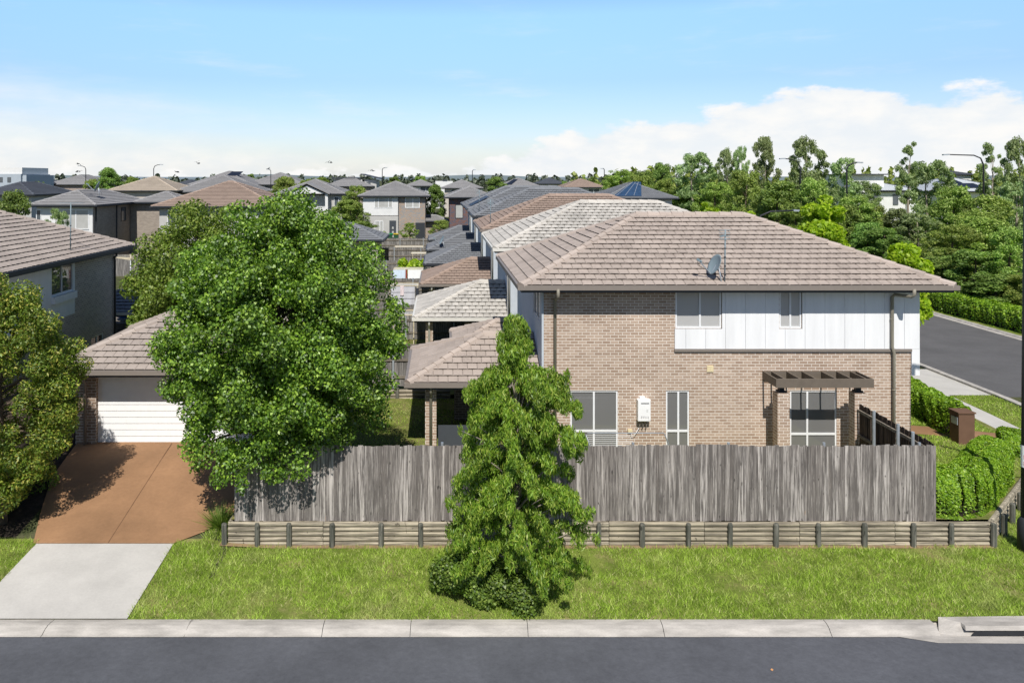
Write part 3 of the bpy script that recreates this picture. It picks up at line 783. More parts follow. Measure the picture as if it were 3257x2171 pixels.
for x in (4.02,4.46):
    for y in (23.97,24.26): b = MB(); b.box(x,x+.04,y,y+.04,.17,.6+(.2 if y < 24 else 0)); b.build('leg', M['bark'], t)
t = thing('armchair', 'pale blue draped armchair inside the window under the pergola', 'armchair', (11.3,24.3,.17))
mb_ = mat('blue_cloth', (.4,.55,.66), .9, .12, 6)
b = MB(); b.box(11.05,11.65,24.1,24.6,.17,.62); o = b.build('seat', mb_, t); o.modifiers.new('b','BEVEL').width = .06
b = MB(); b.hexa([(11.0,24.45,.62),(11.5,24.5,.62),(11.5,24.65,.62),(11.0,24.6,.62),(11.08,24.42,1.2),(11.42,24.5,1.05),(11.42,24.62,1.05),(11.08,24.55,1.2)]); o = b.build('backrest', mb_, t); o.modifiers.new('b','BEVEL').width = .04

# folding clothes airer behind the fence
t = thing('clothes_airer', 'folding white metal clothes airer standing behind the paling fence', 'clothes airer', (5.2,22,.33))
b = MB()
for y, dx in ((21.75,0),(22.25,.0)):
    b.tube([(4.45,y,.35),(4.05,22,1.5),(4.09,22,1.56),(6.2,22,1.56),(6.24,22,1.5),(6.65,y,.35)], .014, 7)
b.build('frame', M['galv'], t, True)
b = MB()
for i in range(9):
    k = i/8; z = 1.5-.42*k; b.tube([(4.08+.14*k,22-.09*k,z),(5.35,22-.09*k,z)], .005, 5)
b.build('rack_wire', M['white_metal'], t)

# ================================================================== FENCES
def paling_run(mb, p, q, zb, zt, wd=.1, lap=.012, top=.02, n0=(0,-1)):
    rl = random.Random(4)
    p = Vector(p+(0,)); q = Vector(q+(0,)); L = (q-p).length; d = (q-p)/L; nn = Vector((n0[0], n0[1], 0)); n = max(2, round(L/wd))
    for i in range(n):
        a = p + d*(L*i/n); c = p + d*(L*(i+1)/n + random.uniform(.002,.018)); off = lap*(i % 2) + random.uniform(0,.006)
        z1 = (zt(i/n) if callable(zt) else zt) + random.uniform(-top, top); z0 = (zb(i/n) if callable(zb) else zb) + random.uniform(-.02,.015)
        tw = random.uniform(-.006,.006)
        A = a+nn*(off+tw); B = c+nn*(off-tw); A2 = A+nn*.014; B2 = B+nn*.014
        mb.hexa([(A.x,A.y,z0),(B.x,B.y,z0),(B2.x,B2.y,z0),(A2.x,A2.y,z0),(A.x,A.y,z1),(B.x,B.y,z1),(B2.x,B2.y,z1),(A2.x,A2.y,z1)])
t = thing('paling_fence', 'long weathered grey timber paling fence on top of the log retaining wall', 'fence', (3.5,19.3,.33))
b = MB(); paling_run(b, (-4.98,19.3), (12.02,19.3), .3, lambda u: 2.125+.012*math.sin(u*21)+.008*math.sin(u*57), top=.02); b.build('palings', M['paling'], t)
b = MB()
for z in (.6,1.25,1.85): b.box(-4.95,12.0,19.315,19.36,z,z+.075)
b.build('rails', M['rail'], t)
for i in range(8):
    b = MB(); x = -4.6+i*2.33; b.tube([(x,19.4,.3),(x,19.4,2.16)], .035, 8); b.build('post', M['galv'], t)
t = thing('paling_fence', 'short dark paling fence running back from the corner to the pergola pillar', 'fence', (12.05,21,.33))
b = MB(); paling_run(b, (12.06,19.42), (12.06,22.84), .33, 2.12, n0=(1,0)); b.build('palings', M['paling_brown'], t)
b = MB()
for z in (.6,1.2,1.9): b.box(12.0,12.05,19.42,22.84,z,z+.075)
b.build('rails', M['rail'], t)
for y in (20.1,20.75,21.9):
    b = MB(); b.tube([(11.97,y,.3),(11.97,y,2.2)], .04, 8); b.build('post', M['galv'], t)

# log retaining wall: five rows of half-round logs held by upright logs
t = thing('retaining_wall', 'low retaining wall of weathered round logs below the paling fence', 'retaining wall', (4,19.2,-.3))
corner = Vector((13.4,19.2,0)); dirn = Vector((1,.98,0)).normalized()
def logs(mb, p, q, z0, r=.062):
    p = Vector(p); q = Vector(q); d = (q-p); L = d.length; n = max(1, round(L/2.3)); d /= L
    for i in range(n):
        a = p+d*(L*i/n+.006); c = p+d*(L*(i+1)/n-.006); rr = r*random.uniform(.94,1.03)
        mb.tube([(a.x,a.y,z0+random.uniform(-.006,.006)),(c.x,c.y,z0+random.uniform(-.006,.006))], rr, 10)
for k in range(5):
    b = MB(); z = -.23+k*.118
    logs(b, (-5.12,19.24,0), (13.3,19.24,0), z)
    logs(b, (13.42,19.34,0), (17.2,19.34+3.7,0), z+.03)
    logs(b, (-5.08,19.3,0), (-5.08,20.6,0), z)
    b.build('log', M['sleeper'], t)
for px in (517,592,665,763,876,967,1068,1170,1272,1374,1474,1580,1675,1780,1878,1983,2095,2182,2279):
    x = (px-1010)/95.05; b = MB(); r_ = .062*random.uniform(.92,1.1)
    b.tube([(x,19.145,-.5),(x+random.uniform(-.012,.012),19.14,.27+random.uniform(-.02,.02)),(x,19.14,.3)], [r_,r_,r_*.8], 10); b.build('post', M['post'], t)
for k in range(5):
    c = Vector((13.42,19.24,0))+dirn*(.62+k*.95)+Vector((.07,-.07,0)); b = MB(); b.tube([(c.x,c.y,-.4),(c.x,c.y,.3),(c.x,c.y,.33)], [.066,.066,.05], 10); b.build('post', M['post'], t)

# mailbox
t = thing('mailbox', 'brown rendered mailbox pillar at the end of the garden hedge', 'mailbox', (16.55,25.15,.25))
mm = mat('brown_render', (.15,.085,.055), .85, .08)
b = MB(); b.box(16.3,16.8,24.95,25.4,.15,1.22); b.build('pillar', mm, t)
b = MB(); b.box(16.27,16.83,24.92,25.43,1.22,1.26); b.build('cap', mm, t)
b = MB(); b.box(16.28,16.3,25.0,25.3,.85,1.08); b.build('letter_plate', M['galv'], t)

# lamp post at the right edge
t = thing('street_lamp', 'dark lamp post by the kerb inlet with a white and red sticker', 'street lamp', (13.99,18.98,-.3))
b = MB(); b.tube([(13.99,18.98,-.32),(13.99,18.98,.42),(13.99,18.98,.52)], [.17,.165,.1], 12); b.build('base', M['black_metal'], t, True)
b = MB(); b.tube([(13.99,18.98,.5),(14.0,18.98,4),(14.02,18.98,8.6),(14.3,18.6,9.0),(15.5,17.2,9.1)], [.098,.085,.06,.05,.04], 14); b.build('pole', M['black_metal'], t, True)
b = MB(); b.tube([(15.5,17.2,9.1),(15.9,16.7,9.12)], [.08,.06], 10); b.build('lamp_head', M['galv'], t)
b = MB(); r_ = .0985; n = 14; a0, a1 = PI*.8, PI*1.75
for i in range(n+1):
    a = a0+(a1-a0)*i/n
    for z in (1.72,2.24): b.v.append((13.995+r_*math.cos(a), 18.98+r_*math.sin(a), z))
for i in range(n): b.f.append([2*i,2*i+2,2*i+3,2*i+1]); b.m.append(0)
st = b.build('sticker', M['white_plastic'], t)
b = MB()
def arcbox(u0, u1, z0, z1, r_=.0995):
    ps = [(13.995+r_*math.cos(PI*1.27+u/r_), 18.98+r_*math.sin(PI*1.27+u/r_)) for u in (u0, (u0+u1)/2, u1)]
    for (x0,y0),(x1,y1) in zip(ps[:-1], ps[1:]): b.poly([(x0,y0,z0),(x1,y1,z0),(x1,y1,z1),(x0,y0,z1)])
arcbox(-.03,-.02,1.92,2.02); arcbox(.005,.015,1.92,2.02); arcbox(-.02,.005,1.965,1.978)
arcbox(-.03,-.02,1.76,1.86); arcbox(-.02,.006,1.848,1.86); arcbox(-.02,.006,1.803,1.815); arcbox(.004,.014,1.812,1.852)
b.build('lettering', M['red'], st)

b = MB(); b.poly([(6.2,14.9,-.60),(6.235,14.925,-.59),(6.26,14.9,-.6),(6.225,14.87,-.605)]); tag(b.build('fallen_leaf', mat('orange_leaf', (.6,.3,.12), .8)), 'small orange leaf lying on the road near the bottom edge', 'leaf')
# ================================================================== THE TERRACE ROW BEHIND
row = [('white','gutter_white','pale weathered tiled house behind the brown roofed corner house',1,34.1,.1),
       ('brown','gutter_brown','brown tiled house behind the pale roofed house in the row',0,45.0,.2),
       ('grey','gutter_dark','grey tiled house beyond the brown one in the row',0,56.0,.45),
       ('grey','gutter_dark','grey tiled house with solar panels along its west roof in the row',0,67.0,.5),
       ('grey','gutter_dark','last low looking grey tiled house at the far end of the row',0,78.0,.4)]
for k, (key, gt, lab, pf, y0, dz) in enumerate(row):
    t = thing('row_house', lab, 'house', (8.5,y0+4.4,0), 'houses in the row')
    b = MB(); b.box(3.08,14.05,y0+.6,y0+8.2,-.1,5.32+dz); b.build('wall', M['render_pale'], t)
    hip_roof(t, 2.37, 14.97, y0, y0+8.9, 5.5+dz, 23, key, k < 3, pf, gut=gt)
    window(t, '-x', 3.08, y0+1.6, y0+2.6, 4.0+dz, 5.1+dz, [y0+2.1], w=.0, pm='pane')
    window(t, '-x', 3.08, y0+5.4, y0+7.0, 4.1+dz, 5.1+dz, [y0+6.2], w=.0, pm='pane')
    window(t, '-y', y0+.6, 3.6, 4.4, 4.1+dz, 5.1+dz, [4.0], w=.0, pm='pane')
    downpipe(t, 3.0, y0+.2, 2.6, 5.4+dz, yoff=.1, m='gutter_white')
    b = MB(); b.box(2.95,3.07,y0+.55,y0+.75,-.1,5.3+dz); b.build('corner_trim', M['gutter_white'], t)
    # covered terrace on its west side
    yy = 34.5+10.9*k
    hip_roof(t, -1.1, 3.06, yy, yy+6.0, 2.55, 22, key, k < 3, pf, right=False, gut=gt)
    b = MB(); b.box(-.62,-.3,yy+.3,yy+.62,-.1,2.35); b.build('pillar', M['brick_tan' if k < 2 else 'brick_dark'], t)
    b = MB(); b.box(1.2,3.07,yy+3.2,yy+3.4,-.1,2.35); b.build('terrace_wall', M['brick_dark'], t)
    downpipe(t, -.46, yy+.3, -.1, 2.5, yoff=.3, m='gutter_white' if k < 2 else 'gutter_dark')
    if k == 3:
        for q in range(2):
            b = MB(); zz = lambda v: 5.5+dz+.06+math.tan(R(23))*v
            ya, yb = y0+2.2+q*2.4, y0+4.3+q*2.4
            b.poly([(2.7,ya,zz(.33)),(2.7,yb,zz(.33)),(4.3,yb,zz(1.93)+.15),(4.3,ya,zz(1.93)+.15)]); b.build('solar_panel', M['solar'], t)
dup(DISH, None, (.35,67.5,2.75), 0, (1.3,1.3,1.3), label='small dark satellite dish on the second grey terrace roof')
antenna('thin tv antenna on the west end of the brown row house roof', 2.9, 45.6, 5.9, 1.5, .4)
antenna('thin tv antenna on the front of the nearest grey row house roof', 2.8, 56.6, 6.2, 1.6, .5)

# back yard fences, one per boundary
labs = ['weathered paling fence behind the corner house lawn with a low log wall at its foot','grey paling fence behind the blanket clothesline terrace','grey paling fence between the blanket and the white sheets',
        'grey paling fence behind the white sheets and green vine','grey paling fence beyond the folding clotheslines','furthest grey paling fence below the white and brick house']
for k, y in enumerate((30.3,41.5,52.5,63.5,74.5,85.5)):
    t = thing('yard_fence', labs[k], 'fence', (-2,y,0), 'fences between the back yards')
    gz = g(-2,y)+(.62 if k == 0 else .1); b = MB(); x1 = 2.9 if k else .4
    paling_run(b, (-7.6,y), (x1,y), gz-.05, gz+(1.5 if k == 0 else 1.72), wd=.1, lap=.014, top=.03)
    b.build('palings', M['paling_far'], t)
    b = MB()
    for z in (.35,1.0,1.55): b.box(-7.6,x1,y-.07,y-.02,gz+z-.1,gz+z)
    b.build('rails', M['rail'], t)
    for i in range(4): b = MB(); xx = -6.8+i*2.5; b.box(xx,xx+.07,y-.13,y-.06,gz-.1,gz+1.75); b.build('post', M['galv'], t)
t = thing('retaining_wall', 'low brown log wall at the back edge of the corner house lawn', 'retaining wall', (-2,30,.3))
for k in range(3): b = MB(); b.tube([(-7,30.0,.3+k*.14),(.4,30.0,.3+k*.14)], .07, 8); b.build('log', M['sleeper'], t)
for x in (-5.6,-3.6,-1.6,-.35): b = MB(); b.tube([(x,29.92,0),(x,29.92,.72)], .07, 8); b.build('post', M['post'], t)

# clotheslines and washing
def clothesline(label, x0, x1, y, z, dep=.9, posts=True):
    t = thing('clothesline', label, 'clothesline', ((x0+x1)/2,y,0), 'folding clotheslines in the back yards')
    b = MB(); gz = g(x0,y)
    b.bar((x0,y,z),(x1,y,z),.05); b.bar((x0,y+dep,z+.02),(x1,y+dep,z+.02),.05); b.bar((x0,y,z),(x0,y+dep,z+.02),.05); b.bar((x1,y,z),(x1,y+dep,z+.02),.05); b.build('frame', mc, t)
    b = MB()
    for i in range(4): b.bar((x0,y+dep*(i+1)/5,z),(x1,y+dep*(i+1)/5,z),.012)
    b.build('wire', M['white_metal'], t)
    if posts:
        for x in (x0+.1,x1-.1): b = MB(); b.tube([(x,y+dep,gz),(x,y+dep,z)], .03, 7); b.build('post', mc, t)
mc = mat('cream_enamel', (.66,.58,.42), .5, .05)
def cloth(name, label, x0, x1, y, z0, z1, m, n=24, amp=.03):
    b = MB()
    for i in range(n+1):
        u = i/n; x = x0+(x1-x0)*u
        for j in range(6):
            v = j/5; b.v.append((x, y+amp*math.sin(u*19+j*.4)*(.3+v)+amp*.6*math.sin(u*7), z1-(z1-z0)*v*(1-.03*math.sin(u*9))))
    for i in range(n):
        for j in range(5): b.f.append([i*6+j, i*6+j+1, i*6+j+7, i*6+j+6]); b.m.append(0)
    return tag(b.build(name, m, None, True), label, 'laundry')
clothesline('cream clothesline hung with the striped grey blanket', -3.25, -1.3, 49.4, 1.95)
def striped(name, a, c, sc):
    m, nt, out = newmat(name); p = pos(nt); w = N(nt, 'ShaderNodeSeparateXYZ'); nt.links.new(p, w.inputs[0])
    s = math_(nt, 'GREATER_THAN', math_(nt, 'FRACT', math_(nt, 'MULTIPLY', w.outputs[2], sc)), .9)
    princ(nt, out, mixc(nt, s, a, c), .95, .1); return m
cloth('blanket', 'grey blanket with thin dark stripes hanging on the clothesline', -3.05, -1.55, 49.38, .72, 1.92, striped('striped_cloth', (.55,.55,.6), (.1,.1,.13), 2.6))
cloth('shirt', 'small white and red garment pegged over the grey blanket', -2.45, -2.22, 49.3, 1.35, 1.95, mat('pale_cloth', (.7,.6,.62), .9, .2, 9), 6)
cloth('shirt', 'dark garment hanging at the right end of the blanket line', -1.5, -1.3, 49.35, 1.1, 1.8, mat('dark_cloth', (.04,.045,.06), .9, .2, 9), 6)
clothesline('cream clothesline carrying white sheets', -3.35, -.95, 58.0, 1.98)
cloth('bed_sheet', 'pale blue sheet on the left half of the far washing line', -3.4, -2.5, 57.97, .55, 1.95, mat('blue_sheet', (.62,.72,.84), .9, .05))
cloth('bed_sheet', 'large white sheet on the right half of the far washing line', -2.33, -.97, 57.97, .5, 1.95, mat('white_sheet', (.85,.86,.88), .9, .03), amp=.012)
cloth('towel', 'narrow dark red towel between the blue and the white sheets', -2.5, -2.36, 57.96, .6, 1.95, mat('red_towel', (.25,.06,.04), .9), 4)
clothesline('empty cream clothesline in front of a grey fence in the fourth yard', -2.5, -.5, 70.0, 2.0)
clothesline('long low empty clothesline in the fifth yard', -4.3, -1.6, 76.0, 2.05, 1.0)
clothesline('empty clothesline in the nearest yard behind the corner house', -2.4, -1.2, 38.5, 2.0, 1.2)

# ================================================================== LEFT SIDE
t = thing('garage', 'brick garage with brown tiled roof and white panel door at the top of the driveway', 'garage', (-8.2,26,.58))
z = .6; b = MB(); f = wmap('-y', 24.0)
wall_sheet(b, f, -11.0, -4.85, -.1, 2.78, [(-10.38,-5.5,-.1,2.7)], .16)
b.poly([(-11.0,24,-.1),(-11.0,29.5,-.1),(-11.0,29.5,2.78),(-11.0,24,2.78)]); b.poly([(-4.85,24,-.1),(-4.85,29.5,-.1),(-4.85,29.5,2.78),(-4.85,24,2.78)]); b.poly([(-11,29.5,-.1),(-4.85,29.5,-.1),(-4.85,29.5,2.78),(-11,29.5,2.78)])
b.build('wall', M['brick_brown'], t)
b = MB()
for i in range(11):
    z0 = .6+i*.191; b.hexa([(-10.38,24.13,z0),(-5.5,24.13,z0),(-5.5,24.16,z0),(-10.38,24.16,z0),(-10.38,24.145,z0+.186),(-5.5,24.145,z0+.186),(-5.5,24.16,z0+.186),(-10.38,24.16,z0+.186)])
d_ = b.build('door', M['white_plastic'], t)
b = MB(); b.box(-10.38,-5.5,24.161,24.17,.6,2.7); b.build('seam', M['gap'], d_)
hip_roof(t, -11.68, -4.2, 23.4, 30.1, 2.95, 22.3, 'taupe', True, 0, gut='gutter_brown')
downpipe(t, -10.68, 24, .6, 2.9, yoff=.5, m='gutter_brown')

t = thing('neighbour_house', 'dark brick two storey house with a grey brown tiled roof at the left edge', 'house', (-19,30,.3))
b = MB(); f = wmap('+x', -14.65)
wall_sheet(b, f, 31.9, 35.8, -.1, 5.5, [(33.4,34.6,.6,1.9)], .1)
b.box(-24,-14.8,24.6,35.75,-.1,5.5); b.build('brick_wall', M['brick_shade_lift'], t)
b = MB(); wall_sheet(b, f, 24.6, 31.9, 3.2, 5.5, [(30.0,31.75,4.15,5.45)], .1); b.build('cladding', M['cladding'], t)
b = MB(); wall_sheet(b, f, 24.6, 31.9, -.1, 3.2, [(31.0,31.7,.6,1.6)], .1); b.build('lower_wall', M['brick_shade_lift'], t)
window(t, '+x', -14.65, 30.0, 31.75, 4.15, 5.45, [30.85], pm='glass_clear', blind=True)
window(t, '+x', -14.65, 33.4, 34.6, .6, 1.9, [34.0], pm='glass_clear', blind=True)
b = MB(); b.box(-14.65,-14.5,29.95,31.8,3.85,4.12); b.build('window_box', M['cladding'], t)
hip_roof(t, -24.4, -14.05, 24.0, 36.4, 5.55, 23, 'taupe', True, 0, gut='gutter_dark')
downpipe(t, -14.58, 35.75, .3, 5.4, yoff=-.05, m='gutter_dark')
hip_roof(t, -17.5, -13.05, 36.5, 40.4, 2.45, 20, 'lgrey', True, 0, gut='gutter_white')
b = MB(); b.box(-13.6,-13.25,36.8,37.15,-.1,2.27); b.build('pillar', M['brick_dark'], t)
antenna('metal tv antenna with long crossbar on the left house roof', -14.55, 31.3, 5.7, 1.95, .85, yagi=True)
t = thing('paling_fence', 'dark paling fence in shade between the garage and the left tree', 'fence', (-12.2,24.5,.5))
b = MB(); paling_run(b, (-14.4,24.4), (-11.1,24.4), .45, 2.3); b.build('palings', M['paling_brown'], t)
t = thing('paling_fence', 'grey paling fence glimpsed behind the rotary clothesline left of the round tree', 'fence', (-25,68,.3))
b = MB(); paling_run(b, (-33,68), (-14,68), .2, 2.1); b.build('palings', M['paling_far'], t)
t = thing('rotary_clothesline', 'white rotary clothesline between the left house and the round tree', 'clothesline', (-24.9,64,.3))
b = MB(); b.tube([(-24.9,64,.2),(-24.9,64,2.2)], .05, 8); b.build('post', M['white_metal'], t)
b = MB()
for k in range(4):
    a = k*PI/2+.4; e = Vector((-24.9+1.5*math.cos(a),64+1.5*math.sin(a),2.35)); b.bar((-24.9,64,2.05), e, .05)
for s in (.5,.75,1):
    for k in range(4):
        a = k*PI/2+.4; a2 = a+PI/2; b.bar((-24.9+1.5*s*math.cos(a),64+1.5*s*math.sin(a),2.05+.3*s),(-24.9+1.5*s*math.cos(a2),64+1.5*s*math.sin(a2),2.05+.3*s),.035)
b.build('arm', mc, t)
o = lathe([(0,.02),(.9,.02),(1.0,.22),(1.05,.3),(.98,.3),(.9,.1),(0,.08)], (-16.2,42.2,g(-16,42)+.9)).build('paddling_pool', mat('blue_plastic', (.03,.16,.6), .4), None, True); tag(o, 'bright blue plastic tub behind the left house', 'tub')
b = MB(); b.box(-17.5,-15,41,43.4,.1,1.12); o = b.build('deck', M['rail']); tag(o, 'low timber deck under the blue plastic tub', 'deck')

# ================================================================== HOUSES FARTHER OFF
def bghouse(label, px0, px1, ye, d, dep, key, wallm='render_white', wins=(), pitch=22, two=None, drop=None):
    """a hipped house whose front eave spans px0..px1 of the photo at distance d"""
    k = d/1825; X0 = (px0-1010)*k; X1 = (px1-1010)*k; ze = HC-(ye-410)*k
    gz = g((X0+X1)/2, d)-.2
    t = thing('house', label, 'house', ((X0+X1)/2,d+dep/2,gz), 'houses across the suburb')
    b = MB(); b.box(X0+.6,X1-.6,d+.6,d+dep-.6,gz,ze-.1); b.build('wall', M[wallm], t)
    hip_roof(t, X0, X1, d, d+dep, ze, pitch, key, False, 0, course=.36 if d < 130 else .5)
    return t, X0, X1, ze, k
def fwin(t, d, k, px0, px1, py0, py1, mull=(), pm='pane', fm='white_metal'):
    a, c = (px0-1010)*k, (px1-1010)*k; zt, zb = HC-(py0-410)*k, HC-(py1-410)*k
    window(t, '-y', d+.6, a, c, zb, zt, [(m_-1010)*k for m_ in mull], w=.0, fw=.07, fm=fm, pm=pm, th=.06)

# grey house, left middle
t, X0, X1, ze, k = bghouse('grey tiled house with white front wall and brown side above the left roof', 62, 221, 471, 74, 13, 'lgrey', 'render_white')
b = MB(); b.box(X1-.62,X1-.58,74.7,86.3,g(X1,74)-.2,ze-.12); b.build('side_wall', M['brick_grey'], t)
fwin(t, 74, k, 138, 198, 482, 528, (168,), 'pane_blind'); fwin(t, 74, k, 76, 88, 482, 520, (), 'pane')
b = MB(); xs_ = X1-.58
for y in (75.2,80,85.6): b.tube([(xs_+.06,y,.3),(xs_+.06,y,ze-.2)], .06, 8)
b.build('downpipe', M['gutter_dark'], t)
for y0, y1, z0, z1 in ((81.2,82.4,ze-1.9,ze-.5),(84,85,ze-3,ze-.5)): window(t, '+x', xs_, y0, y1, z0, z1, [], w=.0, fm='black_metal', pm='pane')
hip_roof(t, X1-.1, X1+5.2, 83.0, 88.5, ze, 22, 'lgrey', False, 0, course=.36)
b = MB(); b.box(X1-.55,X1+4.6,83.6,88,g(X1,74)-.2,ze-.12); b.build('rear_wing_wall', M['brick_grey'], t)
dup(DISH, None, (X1-1.2,77.5,ze+.9), 0, (1.7,1.7,1.7), label='dark satellite dish on the grey roof left of the tan roof')
t, X0, X1, ze, k = bghouse('tan tiled house half hidden behind the round tree', 347, 640, 474, 78, 12, 'brown', 'render_grey'); fwin(t, 78, k, 380, 420, 482, 520, (400,))
bghouse('cream tiled house with a pointed roof beyond the grey ridge', 243, 408, 438, 122, 11, 'beige', 'render_beige')
t, X0, X1, ze, k = bghouse('wide grey tiled house with dark walls behind the tan roof', 392, 585, 441, 124, 14, 'lgrey', 'brick_dark'); fwin(t, 124, k, 410, 424, 447, 462, ())
t, X0, X1, ze, k = bghouse('large grey house with solar panels on a tall roof at the left skyline', 428, 580, 425, 190, 20, 'lgrey', 'render_grey', pitch=23)
for a in (0,1):
    b = MB(); v = 3.5+a*3; zz = lambda v: ze+.12+math.tan(R(23))*v
    b.poly([(X0+5.2+a*3,190+v-1.4,zz(v-1.4)),(X0+8.3+a*3,190+v-1.4,zz(v-1.4)),(X0+8.8+a*3,190+v+1,zz(v+1)),(X0+6.+a*3,190+v+1,zz(v+1))]); b.build('solar_panel', M['solar'], t)
bghouse('small grey house with a low roof right of the solar house', 395, 452, 425, 230, 12, 'dusk', 'render_grey')
bghouse('grey house under the left street lamp', 103, 215, 424, 205, 18, 'lgrey', 'brick_dark')
t, X0, X1, ze, k = bghouse('dark roofed house beside the white building with blue solar panels', 50, 105, 422, 200, 12, 'dusk', 'brick_dark')
b = MB(); b.poly([(X0+2.6,200.8,ze+.5),(X1-1.5,200.8,ze+.5),(X1-2.5,204,ze+1.8),(X0+4,204,ze+1.8)]); b.build('solar_panel', M['solar_blue'], t)
bghouse('dark grey roof cut off by the left edge behind the bushy tree', -60, 78, 447, 92, 11, 'dusk', 'render_grey')
# white flat roofed building
k = 160/1825; t = thing('flat_roofed_building', 'white and blue grey flat roofed building at the far left skyline', 'building', (-95,164,1))
b = MB(); b.box(-1130*k,(48-1010)*k,160,172,.5,HC-(400-410)*k); b.box((48-1010)*k,(57-1010)*k,160.6,172,.5,HC+8*k); b.build('wall', M['render_blue'], t)
b = MB(); b.box(-1125*k,(49-1010)*k,160.3,171,HC+.9,HC+25*k); b.build('parapet', M['render_white'], t)
for px in (-2,17,): b = MB(); a = (px-1010)*k; b.box(a,a+.75,159.95,159.99,HC-.8*1.0,HC+.25); b.build('window', M['pane'], t)
# middle distance
t, X0, X1, ze, k = bghouse('grey house peeping out left of the clump of trees', 560, 700, 424, 200, 16, 'lgrey', 'render_grey'); fwin(t, 200, k, 606, 628, 426, 435, ())
t, X0, X1, ze, k = bghouse('grey house with a white front gable and balcony', 629, 794, 445, 116, 11, 'lgrey', 'render_grey')
gx0, gx1, gy = (655-1010)*k, (760-1010)*k, 115.0; gm = (gx0+gx1)/2; zt = HC-(422-410)*k; zb = ze+.02
b = MB(); b.poly([(gx0+.7,gy,zb),(gx1-.7,gy,zb),(gm,gy,zt-.25)]); b.build('gable', M['render_white'], t)
b = MB()
for s, xe in ((-1,gx0),(1,gx1)):
    b.hexa([(gm,gy-.35,zt),(xe,gy-.35,zb-.1),(xe,gy+5,zb-.1),(gm,gy+5,zt),(gm,gy-.35,zt+.18),(xe,gy-.35,zb+.08),(xe,gy+5,zb+.08),(gm,gy+5,zt+.18)])
b.build('gable_roof', M['tile_lgrey'], t)
for px in (660,752): b = MB(); a = (px-1010)*k; b.box(a-.2,a+.2,gy+.1,gy+.5,.5,zb); b.build('column', M['render_white'], t)
fwin(t, 116, k, 668, 690, 448, 470, ()); fwin(t, 116, k, 700, 745, 450, 476, (722,), 'pane_blind'); fwin(t, 116, k, 766, 777, 452, 476, ()); fwin(t, 116, k, 634, 646, 450, 470, ())
b = MB(); b.box(gx0+.6,gx1-.6,gy+.05,gy+.12,HC-75*k,HC-66*k); b.build('balustrade', M['render_white'], t)
bghouse('grey house between the gable house and the skillion roof', 743, 856, 428, 185, 14, 'lgrey', 'brick_grey')
k = 190/1825; t = thing('modern_house', 'modern grey house with a sloping skillion roof on the skyline', 'house', (-20,195,1))
xa, xm_, xb = (766-1010)*k, (832-1010)*k, (876-1010)*k
b = MB(); b.box(xa,xm_,190,200,.8,HC-2*k); b.box(xm_+.5,xb-1.2,190.2,200,.8,HC-3*k); b.build('wall', M['render_grey'], t)
b = MB(); b.hexa([(xm_-.3,189,HC+9*k),(xb,189,HC-2*k),(xb,201,HC-2*k),(xm_-.3,201,HC+9*k),(xm_-.3,189,HC+11*k),(xb,189,HC),(xb,201,HC),(xm_-.3,201,HC+11*k)]); b.box(xa-.3,xm_-.35,189.4,200.5,HC-1*k,HC+2*k); b.build('roof', M['fascia'], t)
b = MB(); b.box(xm_+1,xb-2.6,190.12,190.18,HC-20*k,HC-9*k); b.build('window', M['pane'], t)
# centre house
t, X0, X1, ze, k = bghouse('white and brick two storey house with a dark garage door behind the yards', 822, 987, 450, 105, 10.5, 'lgrey', 'brick_multi')
d = 105
b = MB(); b.box((833-1010)*k,(914-1010)*k,d+.48,d+.595,HC-(495-410)*k,ze-.15); b.build('upper_cladding', M['render_white'], t)
b = MB(); b.box((836-1010)*k,(916-1010)*k,d+.38,d+.59,.3,HC-(496.5-410)*k); b.build('lower_render', M['render_grey'], t)
fw_ = lambda *a, **kw: fwin(t, *a, **kw)
window(t, '-y', d+.48, (859-1010)*k, (901-1010)*k, HC-(478-410)*k, HC-(453-410)*k, [(868.5-1010)*k,(892-1010)*k], w=0, fw=.08, pm='pane_blind', th=.05)
window(t, '-y', d+.6, (930-1010)*k, (964-1010)*k, HC-(478-410)*k, HC-(454-410)*k, [(948-1010)*k], w=0, fw=.09, pm='pane_blind', th=.05)
window(t, '-y', d+.38, (860-1010)*k, (880-1010)*k, .6, HC-(508-410)*k, [(872-1010)*k], w=0, fw=.08, pm='pane_blind', th=.05)
b = MB(); b.box((894-1010)*k,(909.5-1010)*k,d+.33,d+.375,.35,HC-(507-410)*k); dd = b.build('door', M['fascia'], t)
b = MB()
for i in range(3): b.box((900-1010)*k,(904-1010)*k,d+.31,d+.329,.8+i*.55,1.1+i*.55)
b.build('pane', M['pane_blind'], dd)
b = MB()
for i in range(12): b.box((954-1010)*k,(976-1010)*k,d+.54,d+.59,.35+i*.2,.53+i*.2)
b.build('garage_door', M['gutter_dark'], t)
b = MB(); b.box((914-1010)*k,(915.5-1010)*k,d+.36,d+.6,.3,ze-.2); b.build('downpipe', M['gutter_dark'], t)
hip_roof(t, X1-.6, X1+2.6, d+1.5, d+5, HC-(509-410)*k, 22, 'lgrey', False, 0, left=False)
b = MB(); b.box(X1-.59,X1+1.8,d+2.1,d+4.4,.2,HC-(511-410)*k); b.build('side_wall', M['brick_multi'], t)
